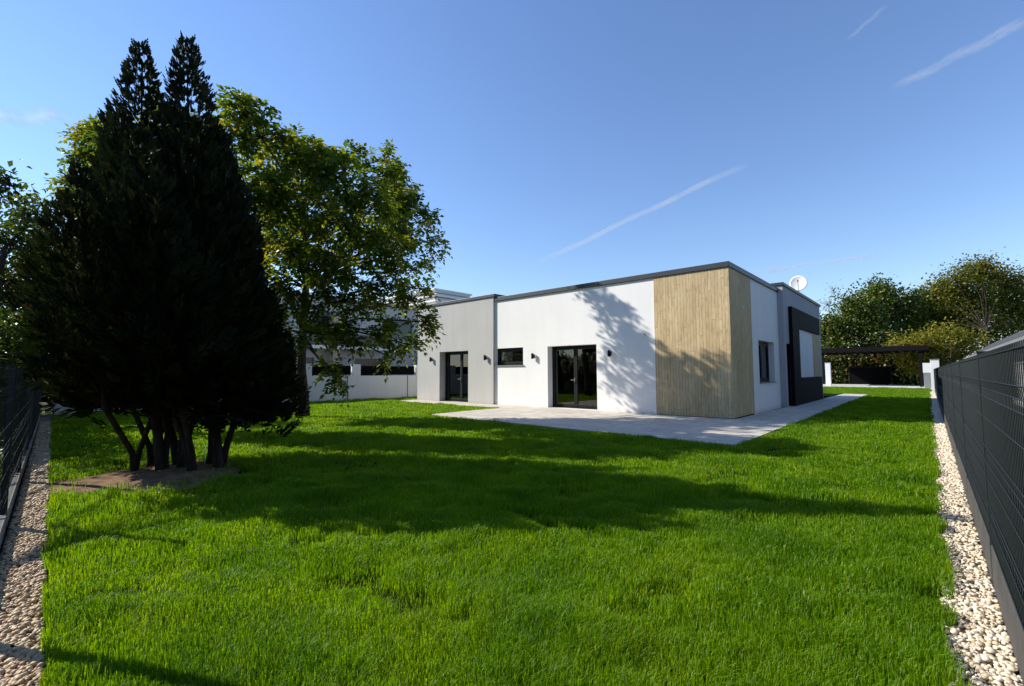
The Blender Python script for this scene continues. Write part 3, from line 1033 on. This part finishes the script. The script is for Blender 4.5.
# ------------------------------------------------------------------ leaves
def leaf_mesh(name, pos, dirv, nrm, length, width, mat, parent, rnd, fold=0.18):
    d = unit(dirv); s = unit(np.cross(d, nrm)); nn = np.cross(s, d)
    n_ = len(pos); L = length[:, None]; W = width[:, None]
    V = np.zeros((n_, 4, 3))
    V[:, 0] = pos
    V[:, 1] = pos + d * L * 0.45 + s * W + nn * W * fold * 2
    V[:, 2] = pos + d * L
    V[:, 3] = pos + d * L * 0.45 - s * W + nn * W * fold * 2
    b0 = (np.arange(n_) * 4)[:, None]
    T = np.concatenate([b0 + np.array([[0, 1, 2]]), b0 + np.array([[0, 2, 3]])], 0)
    return link_mesh(name, V.reshape(-1, 3), T, mat, parent, False, np.repeat(rnd, 4))


def in_blob(c, r, n_, bias=0.5):
    v = unit(RNG.normal(size=(n_, 3)))
    rad = RNG.uniform(0, 1, n_) ** bias
    return np.array(c) + v * rad[:, None] * np.array(r), v


def broadleaf(name, base, label, cat, mat, bmat, trunk, clumps, tr, leaf=(0.1, 0.05), compound=True, per=5, group=None, limbs=True, sprig=0.35, bark_n=12, limb_r=0.3, limb_z=0.0):
    t = thing(name, base, label, cat, group)
    m = MB()
    tp = [Vector(p) for p in trunk]
    rads = [tr * (1 - 0.6 * i / (len(tp) - 1)) * (1.25 if i == 0 else 1) for i in range(len(tp))]
    m.tube(tp, rads, bark_n, True, 0.06)
    P = []; D = []
    for ci, (c, r, n_) in enumerate(clumps):
        c = Vector(c); rr = Vector(r)
        if limbs:
            # nearest trunk point below the clump
            k = min(range(len(tp)), key=lambda i: (tp[i] - c).length + 1.2 * max(0, tp[i].z - c.z + 0.5) + (50 if tp[i].z < limb_z else 0))
            a = tp[k]
            mid = a.lerp(c, 0.5) + Vector((random.uniform(-.3, .3), random.uniform(-.3, .3), random.uniform(0, .4)))
            m.tube([a, mid, c], [rads[k] * limb_r + 0.02, rads[k] * limb_r * 0.7 + 0.012, 0.02], 6, False)
        pts, v = in_blob(c, rr, n_, 0.42)
        P.append(pts); D.append(v)
        if limbs:
            step = max(1, n_ // 14)
            for q in pts[::step]:
                q = Vector(q)
                m.tube([c, c.lerp(q, 0.5) + Vector((random.uniform(-.1, .1), random.uniform(-.1, .1), random.uniform(0, .15))), q], [0.02, 0.012, 0.004], 3, False)
    m.build('trunk', bmat, t, True)
    P = np.concatenate(P); D = np.concatenate(D)
    n_ = len(P)
    if compound:
        # each sprig point carries several arching stalks of paired leaflets
        A = []; B = []; N_ = []; Lh = []; rn = []
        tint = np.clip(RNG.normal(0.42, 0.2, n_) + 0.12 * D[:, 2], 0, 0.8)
        for s_ in range(per):
            out = unit(D * 0.6 + RNG.normal(size=(n_, 3)) * 0.8 + np.array([0, 0, 0.1]))
            for q in range(4):
                f = (q + 0.6) / 4
                pos = P + out * sprig * f; pos[:, 2] -= sprig * 0.45 * f * f
                side = unit(np.cross(out, np.array([0, 0, 1.0])))
                for sg in ((-1, 1) if q < 3 else (0,)):
                    dv = unit(out * 0.55 + side * sg * 0.8 + np.array([0, 0, -0.35]) + RNG.normal(size=(n_, 3)) * 0.18)
                    A.append(pos); B.append(dv); N_.append(unit(np.array([0, 0, 1.0]) + RNG.normal(size=(n_, 3)) * 0.45))
                    Lh.append(RNG.uniform(0.7, 1.25, n_) * leaf[0])
                    rn.append(np.clip(tint + RNG.normal(0, 0.1, n_) + np.where(RNG.uniform(0, 1, n_) < 0.05, 0.45, 0), 0, 1))
        A, B, N_ = (np.concatenate(q) for q in (A, B, N_)); Lh = np.concatenate(Lh); rn = np.concatenate(rn)
        leaf_mesh('crown', A, B, N_, Lh, Lh * leaf[1] / leaf[0], mat, t, rn)
    else:
        A = np.repeat(P, per, 0) + RNG.normal(size=(n_ * per, 3)) * sprig * 0.5
        Dv = np.repeat(D, per, 0)
        B = unit(Dv * 0.5 + RNG.normal(size=A.shape) * 0.8 + np.array([0, 0, -0.2]))
        N_ = unit(np.array([0, 0, 0.9]) + Dv * 0.4 + RNG.normal(size=A.shape) * 0.5)
        Lh = RNG.uniform(0.65, 1.3, len(A)) * leaf[0]
        tint = np.repeat(np.clip(RNG.normal(0.42, 0.18, n_), 0, 0.85), per)
        rn = np.clip(tint + RNG.normal(0, 0.12, len(A)) + np.where(RNG.uniform(0, 1, len(A)) < 0.04, 0.4, 0), 0, 1)
        leaf_mesh('crown', A, B, N_, Lh, Lh * leaf[1] / leaf[0], mat, t, rn)
    return t


def ray_pt(px, py, s):
    """world point on the photograph's sight line through (px, py), s metres deep"""
    d = F + R * ((px - 512) / FPX) - U * ((py - 343) / FPX)
    return Vector((0, 0, EYE)) + d * s


# walnut: clumps given as (pixel x, pixel y, depth, radius, sprigs)
wc = []
for (px, py, s, r, k) in [
    (240, 100, 11.2, 0.4, 26), (228, 126, 11.6, 0.55, 40), (262, 138, 11.8, 0.65, 60), (250, 112, 11.3, 0.4, 22), (300, 150, 12.0, 0.65, 60), (262, 140, 15.0, 1.0, 50), (300, 152, 15.5, 1.0, 60), (282, 175, 14.4, 1.1, 90),
    (289, 196, 11.6, 0.8, 80), (320, 165, 11.6, 0.6, 50), (345, 172, 11.4, 0.55, 44), (265, 200, 11.5, 0.8, 70), (340, 220, 11.8, 0.7, 60), (375, 205, 11.8, 0.6, 46), (380, 240, 12.2, 0.6, 40), (330, 262, 12.0, 0.7, 50), (290, 250, 11.8, 0.8, 60), (400, 255, 12.6, 0.5, 30),
    (345, 165, 15.8, 0.95, 95), (385, 160, 16.2, 0.75, 60), (400, 185, 16.4, 0.7, 50), (365, 195, 15.2, 1.1, 120), (320, 205, 14.3, 1.2, 130),
    (425, 215, 16.0, 0.7, 55), (432, 240, 15.6, 0.5, 28), (405, 235, 15.0, 0.9, 80), (370, 245, 14.2, 1.1, 110), (330, 255, 13.6, 1.1, 110),
    (285, 235, 13.8, 1.2, 130), (250, 200, 14.2, 1.1, 110), (255, 260, 13.8, 1.1, 110), (290, 290, 13.2, 1.0, 90), (345, 300, 13.6, 0.9, 80),
    (385, 285, 14.4, 0.9, 80), (412, 300, 14.6, 0.65, 50), (425, 322, 14.4, 0.5, 34), (410, 345, 14.2, 0.42, 24), (385, 330, 13.8, 0.6, 46),
    (350, 335, 13.4, 0.6, 40), (320, 330, 13.2, 0.7, 44), (275, 330, 13.6, 0.8, 60), (333, 372, 12.8, 0.42, 22), (342, 388, 12.6, 0.3, 11), (415, 270, 15.2, 0.7, 50),
    (395, 360, 14.0, 0.33, 10), (210, 220, 15.0, 1.4, 100), (220, 280, 14.5, 1.2, 80)]:
    wc.append((ray_pt(px, py, s), (r * 0.92, r * 0.92, r * 0.74), int(k * (0.34 if s < 15 else 0.24))))
# the far side of the crown, towards the house
for (X, Z, t_, r, k) in [(-8.5, 4.0, 8.4, 0.32, 12), (-8.2, 3.6, 8.4, 0.36, 14), (-7.8, 3.15, 8.6, 0.42, 15), (-7.3, 2.7, 9.0, 0.45, 16), (-8.1, 2.2, 8.4, 0.5, 15), (-6.9, 2.1, 9.2, 0.5, 15),
                         (-8.3, 1.2, 8.0, 0.5, 13), (-7.4, 1.0, 8.6, 0.55, 14), (-6.6, 1.35, 9.2, 0.5, 15), (-6.1, 1.5, 9.6, 0.45, 28), (-5.8, 0.8, 9.6, 0.5, 28), (-5.2, 0.35, 10.0, 0.35, 18), (-6.3, 0.6, 9.4, 0.45, 22), (-5.5, 0.2, 9.8, 0.4, 16),
                         (-4.75, 1.35, 10.6, 0.24, 11), (-4.55, 0.5, 10.4, 0.3, 14), (-6.9, 0.3, 9.0, 0.5, 11)]:
    wc.append((Vector((X - 0.885 * t_, HY - 0.465 * t_, Z + math.tan(SUN_EL) * t_)), (r * 1.05, r * 1.05, r * 0.9), int(k * 0.46)))
broadleaf('walnut_tree', (-14.6, 6.3, 0), 'broad walnut tree with yellowing leaves and a leaning grey trunk behind the dark conifer', 'tree', L_WAL, BARK1,
          [(-14.6, 6.33, -0.05), (-14.62, 6.35, 0.5), (-14.75, 6.3, 1.6), (-14.85, 6.35, 2.7), (-15.0, 6.5, 4.2), (-15.3, 6.6, 5.8), (-15.6, 6.4, 7.4)],
          wc, 0.19, (0.165, 0.048), True, 5, sprig=0.4, limb_r=0.2, limb_z=2.6)

wc2 = []
for (px, py, s, r, k) in [(92, 136, 12.0, 0.4, 22), (86, 160, 12.0, 0.35, 18), (80, 195, 12.0, 0.5, 28), (104, 152, 12.0, 0.6, 40), (98, 205, 11.8, 0.7, 45), (135, 150, 11.4, 0.8, 70), (180, 135, 11.0, 0.7, 70),
                          (130, 210, 11.0, 0.9, 80), (170, 190, 10.6, 0.9, 90), (200, 175, 10.6, 0.8, 80), (150, 260, 10.6, 0.9, 80), (190, 240, 10.4, 0.9, 90), (212, 230, 10.6, 0.8, 70), (110, 260, 11.2, 0.9, 60), (205, 290, 10.4, 0.8, 70), (160, 310, 10.6, 0.9, 70), (225, 330, 10.6, 0.7, 50), (120, 320, 11.0, 0.9, 60)]:
    wc2.append((ray_pt(px, py, s), (r, r, r * 0.8), int(k * 1.1)))
broadleaf('walnut_tree', (-13.0, 2.6, 0), 'walnut tree hidden by the dark conifer except for the leaf tufts past its left edge', 'tree', L_WAL, BARK1,
          [(-13.0, 2.6, -0.05), (-13.0, 2.6, 1.2), (-13.1, 2.55, 2.6), (-13.2, 2.5, 4.0), (-13.3, 2.4, 5.4)], wc2, 0.16, (0.125, 0.034), True, 5, sprig=0.36)

# multi-stemmed conifer
def conifer():
    base = Vector((-8.15, 1.78, 0))
    t = thing('conifer_tree', base, 'dark multi-stemmed conifer with two pointed tops standing in a bare soil ring', 'tree')
    leaders = [  # top, radius at the skirt, height of skirt
        ((-8.84, 1.21, 6.5), 0.95, 1.0), ((-8.32, 1.68, 6.58), 1.0, 1.0), ((-9.2, 0.98, 5.4), 0.85, 0.95), ((-8.05, 2.1, 5.2), 0.95, 0.95),
        ((-9.5, 1.1, 4.2), 0.8, 0.85), ((-7.8, 2.45, 3.9), 0.8, 0.75), ((-8.6, 2.2, 5.4), 1.0, 1.0), ((-8.2, 0.95, 5.0), 0.8, 1.15), ((-9.0, 1.9, 5.2), 1.0, 0.9),
        ((-7.75, 1.75, 4.0), 0.65, 1.2), ((-9.75, 0.85, 3.0), 0.65, 0.8), ((-7.62, 2.75, 2.7), 0.6, 0.55),
        ((-9.2, 2.7, 4.9), 0.9, 1.0), ((-9.7, 2.2, 5.0), 0.85, 1.0), ((-7.5, 0.5, 3.9), 0.75, 1.25), ((-7.35, 1.05, 4.5), 0.75, 1.3), ((-9.75, 0.75, 2.3), 0.55, 0.85), ((-7.45, 2.95, 2.0), 0.55, 0.5)]
    m = MB()
    P = []; D = []; S = []
    for i, (tp, rs, zb) in enumerate(leaders):
        tp = Vector(tp); rs *= 0.92; zb += 0.1
        a = 2 * math.pi * i / len(leaders)
        cc = (Vector((-8.4, 1.55, 0)), Vector((-7.95, 1.98, 0)))[i % 2]
        foot = cc + Vector((0.27 * math.cos(a * 2.3), 0.27 * math.sin(a * 2.3), -0.05))
        off = Vector((tp.x, tp.y, 0)) - Vector((foot.x, foot.y, 0))
        path = [foot, foot + off * 0.06 + Vector((0, 0, 0.35)), foot + off * (0.25 if i not in (4, 14) else 0.5) + Vector((random.uniform(-.04, .04), 0, 1.0)), foot + off * 0.65 + Vector((0, 0, 1.9 if tp.z > 3.5 else 1.4)), tp - Vector((0, 0, 0.3))]
        r0 = 0.062 if i < 3 else random.uniform(0.028, 0.048)
        m.tube(path, [r0 * 1.15, r0, r0 * 0.85, r0 * 0.6, 0.008], 8, False, 0.08)
        # sprays on a spire that widens downwards
        H = tp.z - zb
        n_ = int(2000 * H / 5 * (rs + 0.25))
        f = 1 - RNG.uniform(0, 1, n_) ** 0.78          # 0 = skirt, 1 = tip
        n2 = int(420 * H / 5)
        f = np.concatenate([np.clip(f, 0, 1), RNG.uniform(0.5, 1.0, n2)])
        n_ += n2
        z = zb + f * H + RNG.normal(0, 0.1, n_) * (f < 0.3)
        prof = rs * np.minimum((1 - f) ** 0.72 * 1.05 + 0.05, 1.0) * np.clip(0.9 + f * 2.5, 0, 1)
        ang = RNG.uniform(0, 2 * np.pi, n_)
        lump = 0.72 + 0.6 * vnoise(ang * 1.3 + i * 7, z * 2.2, 20 + i)
        rr = prof * lump * np.sqrt(RNG.uniform(0.12, 1, n_))
        # axis follows the stem
        w_ = np.clip((z - 0.0) / (tp.z), 0, 1) ** 0.6
        ax_ = foot.x + off.x * w_; ay_ = foot.y + off.y * w_
        P.append(np.stack([ax_ + rr * np.cos(ang), ay_ + rr * np.sin(ang), z], -1))
        D.append(unit(np.stack([np.cos(ang), np.sin(ang), np.full(n_, 0.55) + 1.5 * f], -1) + RNG.normal(size=(n_, 3)) * 0.25))
        S.append(np.where(RNG.uniform(0, 1, n_) < 0.06, 1.7, 1.0) * RNG.uniform(0.18, 0.34, n_) * np.clip(1.05 - f * 0.85, 0.27, 1.05))
    # low bare branches
    for k in range(16):
        a = random.uniform(0, 6.28); l_ = random.uniform(0.4, 1.3)
        p0 = base + Vector((0.3 * math.cos(a), 0.3 * math.sin(a), random.uniform(0.5, 1.1)))
        p1 = p0 + Vector((math.cos(a) * l_, math.sin(a) * l_, random.uniform(-0.1, 0.35)))
        m.tube([p0, p0.lerp(p1, 0.5) + Vector((0, 0, 0.08)), p1], [0.016, 0.01, 0.004], 5, False)
    m.build('trunk', BARK2, t, True)
    P = np.concatenate(P); D = np.concatenate(D); S = np.concatenate(S)
    n_ = len(P)
    side = unit(np.cross(D, unit(RNG.normal(size=(n_, 3)))))
    A = []; B = []; N_ = []; Lh = []; Wd = []; rn = []
    tint = RNG.uniform(0.1, 0.85, n_)
    nn = np.cross(D, side)
    for q in range(6):
        f = q / 6.0
        pos = P + D * (S * f)[:, None]
        for sg in ((-1, 1) if q < 5 else (0,)):
            A.append(pos); B.append(unit(D * 0.9 + side * sg * 0.75 + RNG.normal(size=(n_, 3)) * 0.12)); N_.append(nn)
            l_ = S * (0.52 - 0.3 * f) if sg else S * 0.35
            Lh.append(l_); Wd.append((0.007 + 0.012 * S / 0.34) + 0.005 * RNG.uniform(0, 1, n_)); rn.append(np.clip(tint + RNG.normal(0, 0.08, n_), 0, 1))
    cat = np.concatenate
    leaf_mesh('crown', cat(A), cat(B), cat(N_), cat(Lh), cat(Wd), L_CON, t, cat(rn))
    print('conifer sprays', n_)


conifer()

# trees of the left-hand neighbours
def tall_bush(name, clump_px, label, cat, mat, leaf, per, group=None, trunk=None, tr=0.15, comp=False, sprig=0.35, kf=1.0):
    cl = [(ray_pt(px, py, s), (r, r, r * 0.85), int(k * kf)) for (px, py, s, r, k) in clump_px]
    c = sum((q[0] for q in cl), Vector()) / len(cl)
    if trunk is None:
        base = Vector((c.x, c.y, -0.05))
        trunk = [base, base + Vector((0.05, 0, (c.z) * 0.5)), Vector((c.x, c.y, c.z)), Vector((c.x + 0.1, c.y, c.z * 1.25))]
    return broadleaf(name, Vector(trunk[0]), label, cat, mat, BARK2, trunk, cl, tr, leaf, comp, per, group, sprig=sprig, bark_n=8)


tall_bush('leafy_tree', [(30, 215, 15, 0.6, 40), (10, 240, 15.5, 0.8, 60), (45, 240, 16, 0.9, 60), (-15, 280, 15, 1.3, 100), (30, 290, 16, 1.3, 120), (60, 270, 17, 1.2, 80), (65, 330, 17, 1.3, 90), (15, 340, 15.5, 1.3, 120), (-40, 330, 15, 1.5, 100), (40, 390, 16.5, 1.2, 110), (70, 300, 17.5, 1.4, 100), (20, 300, 17, 1.4, 120), (50, 350, 17.5, 1.4, 120), (10, 390, 15.5, 1.2, 110), (90, 380, 18, 1.4, 120)],
          'dim leafy tree with thin crown left of the conifer, beyond the left fence', 'tree', L_LEFT, (0.13, 0.05), 9, trunk=[(-21.6, -0.6, 0), (-21.7, -0.5, 2), (-21.9, -0.3, 4), (-22, -0.2, 5.5)], tr=0.16, kf=2.0)
tall_bush('leafy_tree', [(-6, 182, 9, 0.22, 12), (12, 186, 9, 0.2, 10), (-30, 190, 9, 0.6, 30), (-80, 200, 9, 1.0, 60), (-140, 210, 9, 1.2, 70)],
          'tree outside the frame whose bare-tipped branch reaches in at the left edge of the sky', 'tree', L_LEFT, (0.13, 0.045), 7, trunk=[(-10.5, -3.6, 0), (-10.5, -3.6, 2), (-10.6, -3.4, 3.5), (-10.9, -3.0, 4.6)], tr=0.12)


def hedge(name, x0, x1, y0, y1, z1, dens, label, mat, leaf, parent_loc, z0=0.0, slant=False):
    t = thing(name, parent_loc, label, 'hedge')
    vol = (x1 - x0) * (y1 - y0) * (z1 - z0); n_ = int(dens * vol)
    P = np.stack([RNG.uniform(x0, x1, n_), RNG.uniform(y0, y1, n_), z0 + (z1 - z0) * RNG.uniform(0, 1, n_) ** 0.8], -1)
    top = z0 + (z1 - z0) * (0.7 + 0.45 * vnoise(P[:, 0] * 0.9, P[:, 1] * 0.9, 33))
    P = P[P[:, 2] < top]
    if slant:
        P[:, 1] += fence_y(P[:, 0])
    n_ = len(P)
    D = unit(RNG.normal(size=(n_, 3)))
    Lh = RNG.uniform(0.7, 1.3, n_) * leaf[0]
    rn = np.clip(RNG.normal(0.4, 0.22, n_) + 0.4 * (vnoise(P[:, 0] * 0.7, P[:, 2] * 0.9, 35) - 0.5), 0, 1)
    leaf_mesh('foliage', P, D, unit(RNG.normal(size=(n_, 3)) + np.array([0, 0, 0.6])), Lh, Lh * leaf[1] / leaf[0], mat, t, rn)
    k = max(3, int((x1 - x0) / 1.5))
    for i in range(k):
        x = x0 + (i + 0.5) * (x1 - x0) / k + random.uniform(-.2, .2)
        yy = (y0 + y1) / 2 + (fence_y(x) if slant else 0)
        MB().tube([(x, yy, -0.03), (x + random.uniform(-.2, .2), yy + random.uniform(-.2, .2), (z0 + z1) * 0.4), (x + random.uniform(-.5, .5), yy + random.uniform(-.3, .3), z1 * 0.75)], [0.03, 0.02, 0.006], 5, False).build('stem', BARK2, t)
    return t


hedge('hedge', -23, -12.8, -1.7, -0.1, 2.7, 620, 'dark overgrown hedge behind the left mesh fence', L_LEFT, (0.1, 0.045), (-15, -0.9, 0), slant=True)
hedge('shrub_row', -12.7, -3.5, -1.1, -0.2, 0.4, 2600, 'low dark shrubs right behind the near part of the left fence', L_LEFT, (0.07, 0.03), (-6, -0.8, 0), slant=True)

# trees beyond the carport
tall_bush('round_crowned_tree', [(880, 298, 55, 2.0, 150), (862, 318, 54, 2.4, 190), (895, 318, 55, 2.4, 190), (838, 328, 54, 1.5, 90), (915, 335, 56, 1.8, 120), (872, 342, 53, 2.5, 190), (840, 350, 53, 1.7, 90), (905, 355, 54, 1.8, 90), (880, 290, 56, 1.0, 40), (925, 325, 57, 1.8, 120), (918, 303, 57, 1.5, 90), (930, 308, 58, 1.6, 90), (930, 345, 57, 1.8, 120), (832, 340, 54, 1.7, 110), (826, 325, 54, 1.3, 60), (855, 305, 54, 1.6, 90), (905, 305, 55, 1.6, 90)],
          'rounded dark green tree rising behind the carport', 'tree', L_RA, (0.3, 0.12), 17, trunk=[(-4.9, 67, 0), (-4.8, 67, 3), (-4.6, 67.2, 6), (-4.3, 67.3, 8)], tr=0.3, sprig=1.1)
tall_bush('layered_tree', [(955, 283, 56, 1.6, 80), (935, 293, 56, 1.3, 60), (980, 275, 57, 1.7, 90), (1005, 280, 58, 1.7, 90), (1030, 285, 58, 2.0, 90), (945, 310, 55, 1.8, 110), (975, 300, 56, 2.0, 120), (1010, 310, 57, 2.4, 140), (960, 325, 54, 2.0, 120), (1050, 310, 58, 3.0, 130), (990, 335, 55, 2.6, 130), (930, 318, 55, 1.2, 50), (1030, 335, 57, 2.6, 120), (985, 268, 57, 0.8, 30), (1075, 330, 60, 3.5, 120), (968, 270, 57, 0.8, 25), (940, 330, 56, 2.2, 120), (965, 305, 57, 2.2, 120), (1000, 295, 58, 2.2, 120), (1020, 320, 58, 2.5, 120), (950, 295, 57, 1.6, 80)],
          'tall spreading tree with layered olive foliage at the right edge', 'tree', L_RB, (0.3, 0.1), 13, trunk=[(4.5, 68.5, 0), (4.5, 68.5, 2.2), (4.6, 68.8, 4.2), (4.7, 69, 5.6)], tr=0.16, sprig=1.3, kf=1.5)
tall_bush('yellow_bush', [(905, 345, 43, 1.2, 70), (925, 345, 43, 1.3, 80), (945, 338, 43.5, 1.5, 90), (965, 345, 43.5, 1.5, 80), (915, 365, 43, 1.2, 60), (940, 360, 43, 1.5, 80)],
          'yellow-green bush glowing in the sun between the two tall trees', 'bush', L_YEL, (0.25, 0.09), 14, trunk=[(1.4, 56, 0), (1.4, 56, 1.2), (1.5, 56.2, 2.5), (1.6, 56.2, 3.6)], tr=0.1, sprig=0.8)
tall_bush('bare_shrub', [(834, 290, 52, 0.9, 20), (845, 300, 52, 1.2, 30), (828, 305, 52, 1.2, 26)],
          'thin greyish half-bare tree left of the rounded tree', 'tree', L_RA, (0.22, 0.06), 2, trunk=[(-8.2, 62, 0), (-8.2, 62, 3), (-8.1, 62, 6), (-8, 62, 8)], tr=0.045, sprig=0.7)
hedge('ivy_hedge', -12, 2.5, 60.6, 62.4, 3.6, 170, 'ivy-covered hedge with reddish leaves behind the carport', L_IVY, (0.26, 0.15), (-4, 61, 0))

# added foliage masses out of view, blocking skylight so shaded walls come out darker
def wood(name, x0, x1, y0, y1, hgt, n_, label):
    P = np.stack([RNG.uniform(x0, x1, n_), RNG.uniform(y0, y1, n_), hgt * RNG.uniform(0, 1, n_) ** 0.8], -1)
    top = hgt * (0.7 + 0.4 * vnoise(P[:, 0] * 0.4, P[:, 1] * 0.4, 81))
    P = P[P[:, 2] < top]
    n_ = len(P)
    Lh = RNG.uniform(0.35, 0.7, n_)
    o = leaf_mesh(name, P, unit(RNG.normal(size=(n_, 3))), unit(RNG.normal(size=(n_, 3)) + np.array([0, 0, 0.5])), Lh, Lh * 0.45, L_RA, None, np.clip(RNG.normal(0.3, 0.2, n_), 0, 1))
    struct(o, 'stuff', label, 'wood')


wood('wood', 10, 16, -8, 36, 7.5, 20000, 'leaf mass added out of view on the right to block skylight')
wood('wood', -9, 10, -17, -11, 9, 14000, 'leaf mass added behind the viewer to block skylight')


# ------------------------------------------------------------------ contrails
def contrail(p0, p1, s, r0, r1, alpha, label):
    a = ray_pt(*p0, s); b_ = ray_pt(*p1, s * 1.02)
    V = []; Fc = []; at = []
    n_ = 40
    d = (b_ - a).normalized(); e = d.cross(Vector((0, 0, 1))).normalized(); h_ = e.cross(d)
    for k, (rs, _) in enumerate(((1.5, 1), (1.2, 1), (0.95, 1), (0.7, 1), (0.45, 1))):
        o = len(V)
        for i in range(n_ + 1):
            f = i / n_
            r = (r0 + (r1 - r0) * f) * rs * (1 + 0.25 * math.sin(i * 1.7 + k) * 0.5)
            c = a.lerp(b_, f) + h_ * (r0 * 0.25 * math.sin(i * 0.45))
            for j in range(12):
                th = 2 * math.pi * j / 12
                V.append(tuple(c + e * (r * math.cos(th)) + h_ * (r * math.sin(th) * 0.7)))
                at.append(min(1, f * 5, (1 - f) * 5))
        for i in range(n_):
            for j in range(12):
                q = (j + 1) % 12
                Fc.append((o + i * 12 + j, o + i * 12 + q, o + (i + 1) * 12 + q, o + (i + 1) * 12 + j))
    ob = link_mesh('contrail', V, np.array(Fc), contrail_mat(alpha), None, True, at)
    tag(ob, label, 'contrail', 'contrails in the blue sky')


contrail((528, 268), (748, 163), 2600, 13, 17, 0.07, 'long thin white contrail slanting up over the house roof')
contrail((890, 90), (1040, 14), 2600, 22, 32, 0.04, 'wide faint contrail in the upper right corner of the sky')
contrail((845, 42), (890, 2), 2600, 8, 12, 0.02, 'short faint contrail at the top edge of the sky')
contrail((745, 274), (890, 254), 2600, 13, 13, 0.085, 'faint nearly level contrail low above the satellite dish')
contrail((-60, 118), (80, 116), 2600, 60, 34, 0.05, 'soft white cloud streak at the left edge of the sky')
